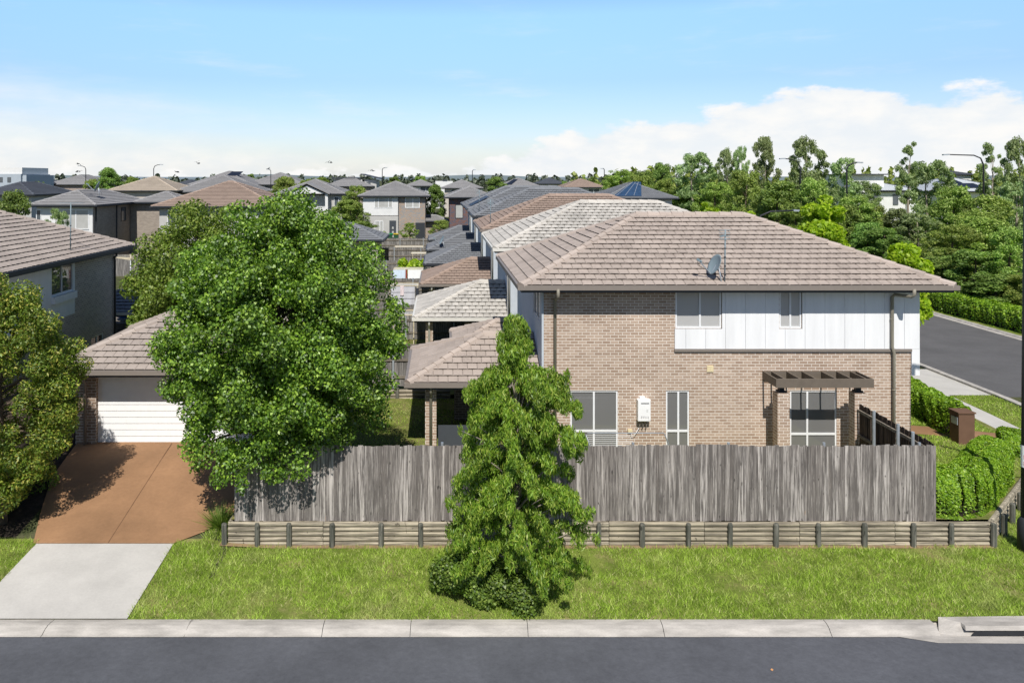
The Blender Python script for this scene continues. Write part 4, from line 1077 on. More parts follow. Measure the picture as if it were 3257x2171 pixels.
for px, c, lb in ((898,(.02,.3,.1),'green'),(911,(.6,.45,.03),'yellow')):
    tb = thing('wheelie_bin', lb+' lidded wheelie bin by the door of the white and brick house', 'bin', ((px-1010)*.0575,103.5,.4))
    x = (px-1010)*.0575; b = MB(); b.hexa([(x-.22,103.2,.4),(x+.22,103.2,.4),(x+.22,103.7,.4),(x-.22,103.7,.4),(x-.3,103.1,1.35),(x+.3,103.1,1.35),(x+.3,103.8,1.35),(x-.3,103.8,1.35)]); b.build('body', mat('bin_body', (.03,.1,.05), .5), tb)
    b = MB(); b.box(x-.33,x+.33,103.05,103.85,1.35,1.45); b.build('lid', mat(lb+'_lid', c, .4), tb)
t2, *_ = bghouse('grey tiled house right behind the white and brick house', 930, 1000, 427, 165, 9, 'lgrey', 'render_white'); fwin(t2, 165, 165/1825, 965, 992, 429, 440, (978,))
t, X0, X1, ze, k = bghouse('dark blue brown brick house with a white window at the end of the row', 1022, 1140, 453, 103, 11, 'lgrey', 'brick_multi2')
fwin(t, 103, k, 1046, 1064, 470, 502, (), 'pane_blind', 'black_metal'); fwin(t, 103, k, 1088, 1105, 456, 472, ())
t, X0, X1, ze, k = bghouse('grey tiled house behind the brick house at the end of the row', 1015, 1110, 432, 160, 10, 'lgrey', 'render_beige'); fwin(t, 160, k, 1036, 1050, 435, 447, ())
k = 200/1825; t = thing('flat_roofed_building', 'small white flat building between the two hipped roofs in the distance', 'building', (1,202,1))
b = MB(); b.box((1000-1010)*k,(1040-1010)*k,200,206,.8,HC-6*k); b.build('wall', M['render_white'], t); b = MB(); b.box((1017-1010)*k,(1027-1010)*k,199.9,206.1,HC-5.9*k,HC-3*k); b.build('parapet', M['fascia'], t)
t, X0, X1, ze, k = bghouse('grey house with a pointed roof left of the dark roofs on the centre skyline', 1145, 1245, 429, 190, 12, 'lgrey', 'render_grey')
b = MB(); b.poly([(X0+1.5,191,ze+.5),(X0+3.2,191,ze+.55),(X0+5,194,ze+1.8),(X0+4,194,ze+1.8)]); b.build('solar_panel', M['solar'], t)
t, X0, X1, ze, k = bghouse('dark blue roofed house left of the brown roof on the centre skyline', 1235, 1300, 422, 215, 11, 'dusk', 'render_grey')
t, X0, X1, ze, k = bghouse('brown tiled house with a grey wall on the centre skyline', 1295, 1391, 430, 172, 10.5, 'brown', 'render_grey'); fwin(t, 172, k, 1352, 1378, 433, 444, (1365,))
t, X0, X1, ze, k = bghouse('grey house with a bright blue solar roof beyond the row', 1388, 1558, 455, 96, 11, 'grey', 'render_white')
b = MB(); zz = lambda v: ze+.08+math.tan(R(22))*v
b.poly([(X0+1.2,96.4,zz(.4)),(X0+4.6,96.4,zz(.4)),(X0+5.6,100.6,zz(4.6)),(X0+4.5,100.6,zz(4.6))]); b.build('solar_panel', M['solar_blue'], t)
b = MB()
for i in range(3): b.bar((X0+1.6+i*1.05,96.5,zz(.5)+.02),(X0+4.55+i*.35,100.55,zz(4.5)+.02), .05)
b.build('panel_frame', M['galv'], t)
# white houses among the trees at right
k = 120/1825; t = thing('modern_house', 'white modern house with flat and hipped pale roofs among the right hand trees', 'house', (66,125,1))
X = lambda p: (p-1010)*k
Z = lambda p: HC-(p-410)*k
b = MB(); b.box(X(1958),X(2030),120,130,.6,Z(402)); b.box(X(1985),X(2090),118.8,129,.6,Z(441)); b.build('wall', M['render_white'], t)
b = MB(); b.box(X(1955),X(2034),119.3,131,Z(402),Z(399.5)); b.build('roof', M['fascia'], t)
ro = hip_roof(t, X(1988), X(2100), 118.2, 130, Z(437), 16, 'dusk', False, 0, trim=True); ro.data.materials[0] = M['metal_roof']; ro.data.materials[1] = M['metal_roof']
for a, c in ((1996,2006),(2040,2052)): b = MB(); b.box(X(a),X(c),118.7,118.79,Z(470),Z(446)); b.build('window', M['pane'], t)
b = MB(); b.box(X(2068),X(2086),117.9,118.79,.6,Z(466)); b.build('porch_wall', M['render_white'], t)
k = 130/1825; t = thing('modern_house', 'white house with a broad pale metal roof and dark solar panels at the right', 'house', (88,138,1))
b = MB(); b.box(X(2160),X(2310),130,142,.6,Z(441)); b.build('wall', M['render_white'], t)
ro = hip_roof(t, X(2135), X(2330), 129, 143, Z(439), 19, 'dusk', False, 0, trim=True); ro.data.materials[0] = M['metal_roof']; ro.data.materials[1] = M['metal_roof']
zz = lambda v: Z(439)+.12+math.tan(R(19))*v
b = MB(); b.poly([(X(2205),130.2,zz(1.2)),(X(2266),130.2,zz(1.2)),(X(2258),132.4,zz(3.4)),(X(2198),132.4,zz(3.4))]); b.poly([(X(2195),132.5,zz(3.5)),(X(2235),132.5,zz(3.5)),(X(2228),134.8,zz(5.8)),(X(2192),134.8,zz(5.8))]); b.build('solar_panel', M['solar'], t)
for a, c in ((2216,2226),(2250,2262)): b = MB(); b.box(X(a),X(c),129.9,129.99,Z(456),Z(445)); b.build('window', M['pane'], t)
bghouse('dark roofed house behind the broad pale roof at the right', 2160, 2240, 401, 190, 16, 'dusk', 'render_white', pitch=14)
# garage roofs by the lane behind the round tree
t, X0, X1, ze, k = bghouse('grey tiled garage with pale walls right of the round tree', 700, 881, 551, 69.5, 6.5, 'grey', 'render_beige')
# ================================================================== TREES NEAR
def tree(name, label, base, clumps, n, ln, wd, m, r0, top=None, bark='bark', limbs=14, droop=.3, shell=.22, cat='tree', group=None, jit=.6, var=.35, fold=True, up=.25, start=.25):
    t = thing(name, label, cat, base, group)
    P, nn = cloud(clumps, n, shell, up, jit)
    if r0:
        tp = top or (base[0], base[1], max(c[2] for c in clumps)-.2)
        trunk(t, base, tp, r0, r0*.12, clumps, bark, limbs, seed=len(label), start=start)
    leaf_mesh('crown', P, nn, ln, wd, m, t, droop, var, fold)
    return t
# the big round street-side tree behind the fence
c = (-4.0, 20.35, 4.75)
cl = []
for i in range(380):
    z = random.uniform(-1, 1); a = random.uniform(0, 2*PI)
    q = math.sqrt(1-z*z)*(1.02 if z < 0 else 1-.27*z*z) ; s_ = (1-.42*random.random()**1.6)*(.98+.025*math.sin(4*a+5*z)+.02*math.sin(7*a-3*z)); r_ = random.uniform(.24,.5)
    cl.append((c[0]+2.95*q*math.cos(a)*s_, c[1]+2.75*q*math.sin(a)*s_, c[2]+3.5*z*s_, r_, r_, r_*.85))
for i in range(70):
    z = random.uniform(-.95,.95); a = random.uniform(0,2*PI); q = math.sqrt(1-z*z); s_ = random.uniform(.5,.74); r_ = random.uniform(.55,.8)
    cl.append((c[0]+2.95*q*math.cos(a)*s_, c[1]+2.75*q*math.sin(a)*s_, c[2]+3.5*z*s_, r_, r_, r_*.9))
cl += [(-2.6,19.35,2.35,.6,.5,.4),(-3.4,18.9,2.15,.6,.5,.38),(-4.4,18.75,2.1,.55,.5,.42),(-4.9,18.7,1.85,.42,.4,.4),(-3.9,18.6,1.75,.35,.3,.3),(-5.6,19.1,2.1,.6,.5,.45),(-6.0,19.6,2.0,.45,.5,.4),(-1.7,20.0,2.6,.55,.5,.45),(-4.62,18.55,1.5,.16,.15,.3),(-5.9,19.3,1.6,.2,.2,.22),(-5.2,18.7,1.55,.25,.2,.25),(-3.3,18.6,1.75,.3,.25,.25)]
tree('round_tree', 'big round glossy green tree hanging over the left end of the paling fence', (-4.1,20.4,.33), cl, 235000, .08, .056, M['lf_round'], .16, (-4.0,20.35,7.2), limbs=110, droop=.7, shell=.34, jit=.75)
# lighter tree behind it at the left
c = (-9.6, 31.5, 4.1)
cl = clumps_on(c, (2.3,2.2,3.3), 60, .5, .85, (.75,1.0)) + clumps_on(c, (1.6,1.6,2.4), 20, .6, .9, (.5,.8)) + [(-8.2,31,7.1,.6,.6,.5),(-9.6,31.3,7.4,.5,.5,.45),(-11.9,31,4.4,.6,.6,.6)]
tree('leafy_tree', 'olive green leafy tree just behind and left of the big round tree', (-9.6,31.5,.5), cl, 62000, .11, .075, M['lf_olive'], .15, limbs=30, droop=.6, shell=.32)
cl = clumps_on((-12.0,34.5,2.6), (1.0,1.0,2.2), 22, .45, .7)
tree('leafy_tree', 'dark bushy tree beside the pale porch roof of the left house', (-12.0,34.5,.5), cl, 9000, .16, .11, M['lf_shrub'], .1, droop=.5)
# tree at the left edge
c = (-11.0, 19.9, 3.3)
cl = []
for i in range(230):
    z = random.uniform(-1, 1); a = random.uniform(0, 2*PI)
    q = math.sqrt(1-z*z)*(1-.18*max(0,z)); s_ = random.uniform(.6,1.0)*(1+.1*math.sin(3*a+5*z)+.07*math.sin(5*a-4*z)); r_ = random.uniform(.18,.42)
    cl.append((c[0]+1.85*q*math.cos(a)*s_, c[1]+1.55*q*math.sin(a)*s_, c[2]+3.1*z*s_, r_, r_, r_*.85))
cl += [(-9.55,19.6,4.2,.5,.5,.36),(-9.35,19.5,3.5,.5,.45,.36),(-9.3,19.4,2.9,.42,.4,.3),(-9.6,19.3,2.3,.42,.4,.34),(-9.9,19.2,1.6,.42,.4,.34),(-10.6,18.9,1.0,.6,.5,.5),(-11.2,18.8,.5,.6,.5,.45),(-9.8,19.6,5.0,.5,.5,.4),(-10.3,19.6,5.7,.5,.5,.42),(-12.3,19.7,6.2,.6,.6,.5)]
tree('bushy_tree', 'bushy tree with orange tipped leaves beside the driveway at the left edge', (-11.0,19.9,-.1), cl, 90000, .085, .036, M['lf_left'], .13, limbs=70, droop=.2, shell=.32, jit=.75)
cl = clumps_on((-11.6,18.5,-.05), (.9,.5,.5), 14, .25, .42)
tree('garden_shrub', 'low dark shrub at the foot of the left edge tree', (-11.6,18.5,-.25), cl, 5000, .09, .05, M['lf_shrub'], 0, cat='shrub')
cl = clumps_on((-11.5,21.2,.55), (.8,1.3,.6), 14, .3, .5)
tree('garden_shrub', 'dark shrub in the shaded bed along the driveway', (-11.5,21.2,.1), cl, 5000, .1, .05, M['lf_shrub'], 0, cat='shrub')
# slender weeping tree on the verge
TX, TY = 1.66, 17.35
cl = []
rd = random.Random(5)
for i in range(150):
    z0 = .15+5.3*((i+rd.random())/150)**.92; a = i*2.39996+rd.uniform(-.5,.5)
    wmax = itp(z0, [-.3,.1,.9,1.6,2.5,3.2,3.75,4.1,4.4,5.0,5.75], [1.15,1.6,1.62,1.48,1.36,1.34,1.3,1.15,.46,.33,.06])
    Lb = wmax*rd.choice((.62,.78,.9,1.0,1.06)); rise = rd.uniform(.05,.3)
    for k in range(9 if Lb > .5 else 4):
        u_ = (.3+.7*(k+rd.random())/9) if Lb > .5 else rd.uniform(.1,1)
        zz_ = max(-.28, z0 + Lb*rise*math.sin(u_*2.4) - .22*Lb*u_*u_)
        r_ = rd.uniform(.075,.15)
        cl.append((TX+Lb*u_*math.cos(a)*1.02+rd.uniform(-.09,.09), TY+Lb*u_*math.sin(a)*.85+rd.uniform(-.09,.09), zz_, r_, r_, r_*rd.uniform(1.2,1.7)))
cl += [(2.75,17.35,4.1,.13,.13,.25),(2.78,17.35,4.3,.1,.1,.16),(2.65,17.35,3.8,.1,.1,.2),(2.95,16.9,.9,.2,.2,.2),(3.02,16.9,1.45,.18,.18,.14)]
tree('weeping_tree', 'slender tree with drooping lance leaves on the grass in front of the fence', (TX,TY,-.42), cl, 120000, .11, .025, M['lf_slim'], .06, (TX+.02,TY,5.6), 'bark_pale', limbs=110, droop=2.2, shell=.35, jit=.9, fold=False, start=.1)
# dense shrub at its foot
cl = []
for i in range(46):
    u = i/45; x = .15+1.75*u+rd.uniform(-.15,.15); yy = 17.15-.42*u+rd.uniform(-.2,.25)
    z = .0-.3*u+rd.uniform(-.12,.32)*(1-.25*u); cl.append((x, yy, z, rd.uniform(.22,.4), rd.uniform(.2,.3), rd.uniform(.2,.32)))
tree('garden_shrub', 'dense dark small leaved shrub at the foot of the weeping tree', (1.1,17.0,-.45), cl, 34000, .06, .042, M['lf_shrub'], 0, cat='shrub', jit=.8)
# grass tuft plant by the fence end
def tuft(label, x, y, z, n, h_, m):
    k = rng.normal(0,.16,(n,2)); P = np.empty((n,3,3)); a = rng.uniform(0,2*PI,n); hh = h_*rng.uniform(.5,1,n)
    P[:,0,0] = x+k[:,0]*.5; P[:,0,1] = y+k[:,1]*.5; P[:,0,2] = z; P[:,1] = P[:,0]+np.stack([np.cos(a)*.02,np.sin(a)*.02,np.zeros(n)],1)
    P[:,2,0] = x+k[:,0]*2.2; P[:,2,1] = y+k[:,1]*2.2; P[:,2,2] = z+hh
    return tri_mesh('ornamental_grass', P, m, label, 'plant')
def tri_mesh(name, P, m, label=None, cat=None):
    n = len(P); me = bpy.data.meshes.new(name)
    me.vertices.add(n*3); me.vertices.foreach_set('co', P.reshape(-1)); me.loops.add(n*3)
    me.loops.foreach_set('vertex_index', np.arange(n*3, dtype=np.int32)); me.polygons.add(n)
    me.polygons.foreach_set('loop_start', np.arange(0,n*3,3,dtype=np.int32)); me.polygons.foreach_set('loop_total', np.full(n,3,dtype=np.int32))
    me.materials.append(m); me.update(calc_edges=True)
    o = link(name, me)
    if label: tag(o, label, cat)
    return o
tuft('grassy tuft plant growing against the left end of the paling fence', -5.4, 19.7, .0, 500, .5, M['lf_shrub'])
# hedges at the right
def hedge(label, pts, hh, wv, n, m='lf_hedge', zf=yard_z, ln=.075):
    """a clipped hedge: leaves over a rounded box swept along a path, with soft bumps"""
    seg = [(Vector(p+(0,)), Vector(q+(0,))) for p, q in zip(pts[:-1], pts[1:])]
    Ls = np.array([(q-p).length for p, q in seg]); tot = Ls.sum()
    P = np.empty((n,3)); Nn = np.empty((n,3)); d0 = rng.uniform(-wv*.35, tot+wv*.35, n); th = rng.uniform(-.12, 1.12, n)*PI
    dep = np.abs(rng.normal(0,.05,n)); jit = rng.normal(0,.5,(n,3))
    for i in range(n):
        s_ = d0[i]; k = 0; acc = 0
        while k < len(seg)-1 and s_ > acc+Ls[k]: acc += Ls[k]; k += 1
        p, q = seg[k]; d = (q-p)/Ls[k]; c = p + d*(s_-acc); sd_ = Vector((d.y,-d.x,0))
        over = max(0, -s_, s_-tot)/(wv*.35); sh = math.sqrt(max(0.,1-over*over*.9))
        ct, sn = math.cos(th[i]), math.sin(th[i]); e = .55
        hx = math.copysign(abs(ct)**e, ct)*wv*.5*sh; hz = max(0, sn)**e*hh*(.75+.25*sh)
        bump = .025*math.sin(s_*5.3+th[i]*4)+.02*math.sin(s_*11+th[i]*9)-dep[i]
        x = c.x+sd_.x*(hx+ct*bump); y = c.y+sd_.y*(hx+ct*bump)
        P[i] = (x, y, zf(x,y)+.02+hz+sn*bump - (.0 if sn > 0 else -sn*.05)); Nn[i] = (sd_.x*ct, sd_.y*ct, max(.1,sn))
    Nn += jit; Nn /= np.linalg.norm(Nn, axis=1)[:,None]
    x, y = pts[0]; t = thing('hedge', label, 'hedge', (x,y,zf(x,y)))
    b = MB()                                   # woody inside of the hedge
    for p, q in seg:
        d = (q-p).normalized(); sd_ = Vector((d.y,-d.x,0))*wv*.34
        z0_, z1_ = zf(p.x,p.y), zf(q.x,q.y); V3 = lambda v, z: v+Vector((0,0,z))
        b.hexa([V3(p-sd_,z0_),V3(p+sd_,z0_),V3(q+sd_,z1_),V3(q-sd_,z1_),V3(p-sd_,z0_+hh*.75),V3(p+sd_,z0_+hh*.75),V3(q+sd_,z1_+hh*.75),V3(q-sd_,z1_+hh*.75)])
    b.build('branches', M['mulch'], t)
    leaf_mesh('foliage', P, Nn, ln, ln*.6, M[m], t, .2, .35, True)
    return t
hedge('clipped bright green hedge on the log wall at the right corner of the fence', [(12.3,19.82),(12.7,19.82),(13.0,19.88),(13.25,20.02),(13.55,20.28),(14.2,20.95),(15.6,22.4)], 1.05, 1.0, 64000, ln=.06)
hedge('low green hedge between the mailbox and the side footpath', [(17.0,26.2),(17.2,28.5),(17.6,31),(17.9,34.5)], 1.05, 1.1, 46000, ln=.08)
hedge('small rounded shrub beside the garden path near the right edge', [(17.7,24.7),(18.5,24.5)], .75, .85, 12000, ln=.075)
hedge('long clipped hedge along the far side of the side street', [(32.6,36),(32.6,44),(32.4,52),(32.2,60)], 1.3, 1.5, 40000, zf=g, ln=.13)
tree('street_shrub', 'bushy green shrub against the white wall corner beyond the house', (17.3,31.2,.2), clumps_on((17.6,31.4,3.4), (1.2,1.1,1.3), 22, .4,.6)+clumps_on((17.3,31.4,1.8), (.7,.7,1.2), 12, .3,.5), 9000, .15, .09, M['lf_bright'], .08, cat='tree')
# street trees along the side street
for lb, px, yt, w, d, n in (('bright lime street tree beside the white ridge end',1628,455,64,63,5000),('tall lime green street tree over the right hip of the brown roof',1885,445,120,45,13000),
                  ('lime green street tree low behind the right hip near the eave',2083,556,115,35,11000),('small lime street tree peeping over the end of the brown ridge',1720,482,60,53,4000)):
    k = d/1825; x = (px-1010)*k; zt = HC-(yt-410)*k; w_ = w*k/2; zb = 1.6
    cl = clumps_on((x,d,(zt+zb)/2+.3), (w_*.85,w_*.85,(zt-zb)/2*.8), 40, w_*.24, w_*.4, (.55,1.05))
    tree('street_tree', lb, (x,d,.2), cl, n, .24, .15, M['lf_bright'], .1, limbs=12, droop=.3, jit=.8, group='lime street trees')

# ================================================================== TREES FARTHER OFF
def variant(kind, seed):
    """a tree 10 m tall and about 5 m wide at the origin, to be copied"""
    r_ = random.Random(seed); t = thing('park_tree', 'tree', 'tree', (0,0,0), 'trees around the suburb'); cl = []
    def fill(cnt, zr, prof, qr, flat, core=.25):
        for i in range(cnt):
            z = r_.uniform(*zr); a = r_.uniform(0,2*PI); w = prof(z)*(.85+.25*math.sin(2*a+z*1.3+seed)); w *= math.sqrt(r_.uniform(core,1)); q = r_.uniform(*qr)
            cl.append((w*math.cos(a), w*math.sin(a), z, q, q, q*flat))
    if kind == 'gum':
        fill(95, (2.6,9.7), lambda z: 2.25*math.sin(PI*min(1,max(.1,(z-1.4)/9.2)))**.75, (.28,.6), .85)
        n, ln, wd, m, bk, dr, sh = 17000, .24, .095, 'lf_gum', 'bark_pale', 1.2, .5
    elif kind == 'slim':
        fill(46, (4.4,9.8), lambda z: 1.5*math.sin(PI*min(1,max(.18,(z-3.4)/7.2))), (.22,.46), .8)
        n, ln, wd, m, bk, dr, sh = 7500, .24, .085, 'lf_gum', 'bark_pale', 1.2, .5
    elif kind == 'dense':
        fill(90, (.8,9.5), lambda z: 2.4*math.sin(PI*min(1,max(.2,(z+1)/11)))**.65, (.38,.75), .85)
        n, ln, wd, m, bk, dr, sh = 17000, .23, .13, 'lf_dense', 'bark', .6, .42
    else:
        fill(110, (.6,9.6), lambda z: 2.45*math.sin(PI*min(1,max(.22,(z+.5)/10.8)))**.6, (.3,.62), .95)
        n, ln, wd, m, bk, dr, sh = 17000, .22, .1, 'lf_oliv2', 'bark', .9, .45
    P, nn = cloud(cl, n, sh, .3, .7)
    trunk(t, (0,0,-.3), (r_.uniform(-.3,.3),r_.uniform(-.3,.3),8.6), .16, .03, cl, bk, 16, seed, start=.3)
    leaf_mesh('crown', P, nn, ln, wd, M[m], t, dr, .4, True)
    return t
VAR = {}; first = {}
for kd in ('gum','slim','dense','olive'):
    VAR[kd] = [variant(kd, 3+i*7+len(kd)) for i in range(3 if kd != 'slim' else 2)]
cnt = {}
def plant(label, px, yt, w, d, kind, group='trees beyond the side street', name=None):
    if px > 1010 and group == 'trees beyond the side street': d = max(d, 33.5*1825/(px-1010))
    k = d/1825; x = (px-1010)*k; H = HC-(yt-410)*k - g(x,d); W = w*k
    i = cnt.get(kind, 0); cnt[kind] = i+1
    src = VAR[kind][i % len(VAR[kind])]
    s = (W/(4.9 if kind != 'slim' else 3.4), W/(4.9 if kind != 'slim' else 3.4), H/10.1)
    if src.get('used'): o = dup(src, None, (x,d,g(x,d)), random.uniform(0,6.28), s, label, group)
    else: o = src; o['label'] = label; o['group'] = group; o.location = (x,d,g(x,d)); o.rotation_euler = (0,0,random.uniform(0,6.28)); o.scale = s; o['used'] = 1
    if name: o.name = name
    return o
T = [
 ('rounded olive tree at the left end of the tree belt',1425,398,85,140,'olive'),('dark tree second from the left in the tree belt',1478,385,80,135,'dense'),
 ('slim dark green tree left of the pale trunked gum',1522,369,62,125,'dense'),('tall gum with a pale straight trunk beside the lime street tree',1597,350,110,101,'gum'),
 ('tall gum with a narrow top right of the pale trunked gum',1668,338,62,100,'gum'),('thin tipped gum close to the tallest middle gum',1702,330,46,98,'gum'),
 ('tall dark oval gum standing clear in the middle of the belt',1755,313,78,92,'gum'),('tallest broad gum right of the oval one',1850,311,105,86,'gum'),
 ('broad gum below the small lamp arm',1935,357,100,80,'gum'),('bushy green tree below the dark second belt tree',1470,412,70,120,'olive'),
 ('bright green tree in front of the slim dark tree',1528,420,60,110,'olive'),('dark understorey tree under the pale trunked gum',1580,440,110,92,'dense'),
 ('olive tree behind the small lime tree',1645,425,100,88,'olive'),('olive tree under the oval gum',1712,400,90,84,'olive'),
 ('dark tree left of the tall lime tree',1790,420,120,76,'dense'),('brownish olive tree under the broad gum',1868,415,100,74,'olive'),
 ('olive tree in front of the white modern house at its left',1965,452,110,70,'olive'),('dark green tree below the white modern house',1935,478,100,66,'dense'),
 ('slender airy gum with a bare trunk above the white house',2085,320,68,88,'slim'),('leaning gum with forked pale trunk between the white houses',2138,368,120,78,'gum'),
 ('wispy slender gum beside the big street lamp',2276,326,70,84,'slim'),('tall gum at the right edge of the photo',2338,312,95,72,'gum'),
 ('high green tree at the right edge behind the solar roof',2352,392,120,90,'olive'),('soft green tree between the broad gum and the white house',1985,425,80,95,'gum'),('wide green tree below the orange tinged olive tree',2250,505,150,58,'olive'),('tall green tree left of the orange tinged olive tree',2205,462,105,74,'dense'),
 ('olive tree hiding the foot of the white modern house',2012,478,95,70,'olive'),('grey green gum before the white porch wall',2060,492,85,68,'gum'),
 ('pale grey green bush below the leaning gum',2105,500,110,66,'gum'),('olive gum between the solar roof and the leaning gum',2185,435,110,68,'olive'),
 ('orange tinged olive tree under the solar panels',2262,455,130,60,'olive'),('green gum below the right edge tree',2335,425,110,62,'gum'),
 ('dark tree under the pale grey bush',2030,530,110,62,'dense'),('dark brown green tree left of the low lime tree',1990,520,90,64,'dense'),
 ('leafy tree at the centre of the right hand thicket',2190,520,120,56,'olive'),('dark thicket tree above the clipped hedge',2160,600,120,54,'dense'),
 ('broad green tree above the far end of the clipped hedge',2235,580,130,51,'dense'),('feathery green tree at the right edge above the hedge',2330,530,130,50,'olive'),
 ('low green tree leaning over the clipped hedge',2285,640,140,48.5,'dense'),('low bushy tree at the right edge beside the hedge',2360,640,110,47,'olive'),
 ('shadowy tree low between the lime tree and hedge',2130,640,90,56,'dense'),('grey green tree behind the orange tinged one',2300,470,90,70,'gum'),
 ('olive bush above the brown hip end',1830,470,90,72,'olive'),('green mid tree right of the small lime tree',1760,455,90,80,'olive'),('grey green mid tree under the tall broad gum',1905,440,80,80,'gum'),('dark tree behind the low lime tree top',2075,575,100,58,'dense'),
]
for a in T:
    a = list(a)
    if a[2] > 395: a[2] -= 14; a[3] *= 1.12
    plant(*a)
G2 = 'trees between the houses'
for a in [('skyline tree between the left lamps',300,404,44,240,'olive'),('skyline tree behind the wide grey house',520,402,50,260,'dense'),('skyline tree left of the skillion roof',735,404,60,240,'olive'),('skyline trees right of the skillion roof lamp',905,404,46,250,'dense'),('skyline tree left of the small white flat building',965,402,44,240,'olive'),
          ('dark green bushy tree in front of the left grey house',28,425,105,60,'dense'),('round green tree on the left skyline below the birds',250,381,72,150,'dense'),
          ('low green tree left of the round skyline tree',215,408,50,150,'olive'),('thin reddish leaved tree before the left white wall',132,474,60,62,'gum'),
          ('lime shrub beside the white flat roofed building',90,412,40,150,'olive'),('small skyline tree right of the solar house',576,397,32,260,'dense'),
          ('broad green tree between the two grey houses left of centre',655,402,90,125,'olive'),('olive tree right of the broad one on the skyline',705,408,60,150,'olive'),
          ('green tree right of the white gable house',818,420,75,108,'olive'),('leafy tree left of the white and brick house',800,455,110,95,'olive'),
          ('lower bushy tree by the grey garage roof',830,505,90,88,'dense'),('conical dark tree right of the white and brick house',1000,420,58,112,'dense'),
          ('dark green tree on the skyline right of the centre',1140,403,62,175,'dense'),('lime bush at the end of the yards',1012,503,62,95,'olive'),
          ('small tree by the brown roof on the skyline',1361,403,26,300,'dense'),('shrub in front of the dark garage door',941,509,42,98,'olive'),
          ('small conifer left of the brown skyline roof',1297,414,24,190,'dense')]:
    plant(*a, group=G2)
for vs in VAR.values():
    for v in vs:
        if 'used' in v: del v['used']
        elif not v.get('label') or v['label'] == 'tree':
            for ch in list(v.children): bpy.data.objects.remove(ch)
            bpy.data.objects.remove(v)
# vine on the fence in the third yard, shrub under the white house
cl = [(rd.uniform(-3.1,-.9),61.6+rd.uniform(-.5,.5),rd.uniform(1.0,2.2),.35,.35,.3) for _ in range(24)]
tree('vine', 'bright green leafy vine behind the white sheets', (-1.9,61.6,.2), cl, 3500, .2, .15, M['lf_bright'], 0, cat='plant')
cl = [(rd.uniform(-5.6,-3.8),48+rd.uniform(-.5,.5),rd.uniform(.3,1.0),.35,.35,.3) for _ in range(12)]
tree('yard_shrub', 'dry green weeds along the fence left of the blanket line', (-4.6,48,.2), cl, 1500, .2, .1, M['lf_olive'], 0, cat='shrub')
cl = clumps_on((-7.6,103.6,.9), (.9,.7,.7), 9, .3,.5)
tree('garden_shrub', 'small round shrub left of the green lidded bin', (-7.6,103.6,.4), cl, 900, .25, .18, M['lf_dense'], 0, cat='shrub')
# far wooded skyline, one mass
def belt(name, u0, u1, d, zt, n, m, ln):
    cl = []
    k = d/1825
    for i in range(int((u1-u0)/9)):
        x = (u0+i*9+rd.uniform(-4,4)-1010)*k; q = rd.uniform(5,9)*k*1.1; top = zt*rd.uniform(.65,1.05)
        cl.append((x, d+rd.uniform(-8,8), g(x,d)+top*.55, q, q, top*.55))
    P, nn = cloud(cl, n, .15, .3, .6)
    return tag(leaf_mesh(name, P, nn, ln, ln*.7, M[m], None, .2), kind='stuff', label='distant line of trees along the horizon', cat='woodland')
belt('distant_woodland', -500, 1700, 420, 8.6, 16000, 'lf_far', 2.0)
belt('woodland_behind', 1330, 2700, 190, 9.5, 14000, 'lf_oliv2', 1.1)
b = MB(); 
for i in range(60):
    x0 = -2600+i*90; b.hexa([(x0,2600,0),(x0+90,2600,0),(x0+90,2900,0),(x0,2900,0),(x0,2600,9+9*math.sin(i*.35)**2+5*math.sin(i*.9)),(x0+90,2600,9+9*math.sin((i+1)*.35)**2+5*math.sin((i+1)*.9)),(x0+90,2900,14),(x0,2900,14)])
tag(b.build('hills', mat('blue_hill', (.2,.25,.28), 1., .1, .01)), kind='structure')

# ================================================================== STREET LAMPS, BIRDS
def lamp(label, px, ytop, arm, d, py=None, dy=0., zt=None):
    k = d/1825; x = (px-1010)*k; zt = zt or HC-(ytop-410)*k; a = arm*k; gz = g(x,d)
    t = thing('street_lamp', label, 'street lamp', (x,d,gz), 'street lamps above the roofs')
    s = 1 if a > 0 else -1; c = min(.9, abs(a)*.5)
    b = MB(); b.tube([(x,d,gz),(x,d,zt-c),(x+s*c*.3,d+dy*.1,zt-c*.3),(x+s*c,d+dy*.3,zt),(x+a,d+dy,zt+.08)], [.11,.075,.065,.06,.05], 8); b.build('pole', M['black_metal'], t, True)
    b = MB(); b.bar((x+a-s*.25,d+dy,zt+.08),(x+a+s*.35,d+dy,zt+.05), .26, .12); b.build('lamp_head', M['galv'], t)
lamp('street lamp with its arm to the left above the left grey roofs', 197, 382, -14, 150)
lamp('street lamp with its arm to the right above the cream roof', 353, 379, 17, 150)
lamp('small street lamp left of the clump of trees', 622, 390, -6, 190)
lamp('street lamp rising beside the skillion roof house', 878, 386, 8, 165)
lamp('street lamp above the brick house at the end of the row', 1085, 391, 4, 170)
lamp('street lamp right of the brown skyline roof', 1388, 388, -4, 150)
lamp('big street lamp with a long left arm over the solar roof house', 2259, 357, -85, 75)
lamp('street lamp arm poking out between the two tallest gums', 1838, 366, -40, 84)
lamp('street lamp whose arm shows right of the broad gum', 1945, 375, 28, 78)
lamp('dark curved street lamp arm over the right hip of the brown roof', 1738, 486, 92, 52)
bm = mat('bird_feather', (.06,.06,.07), .9, .3, 20)
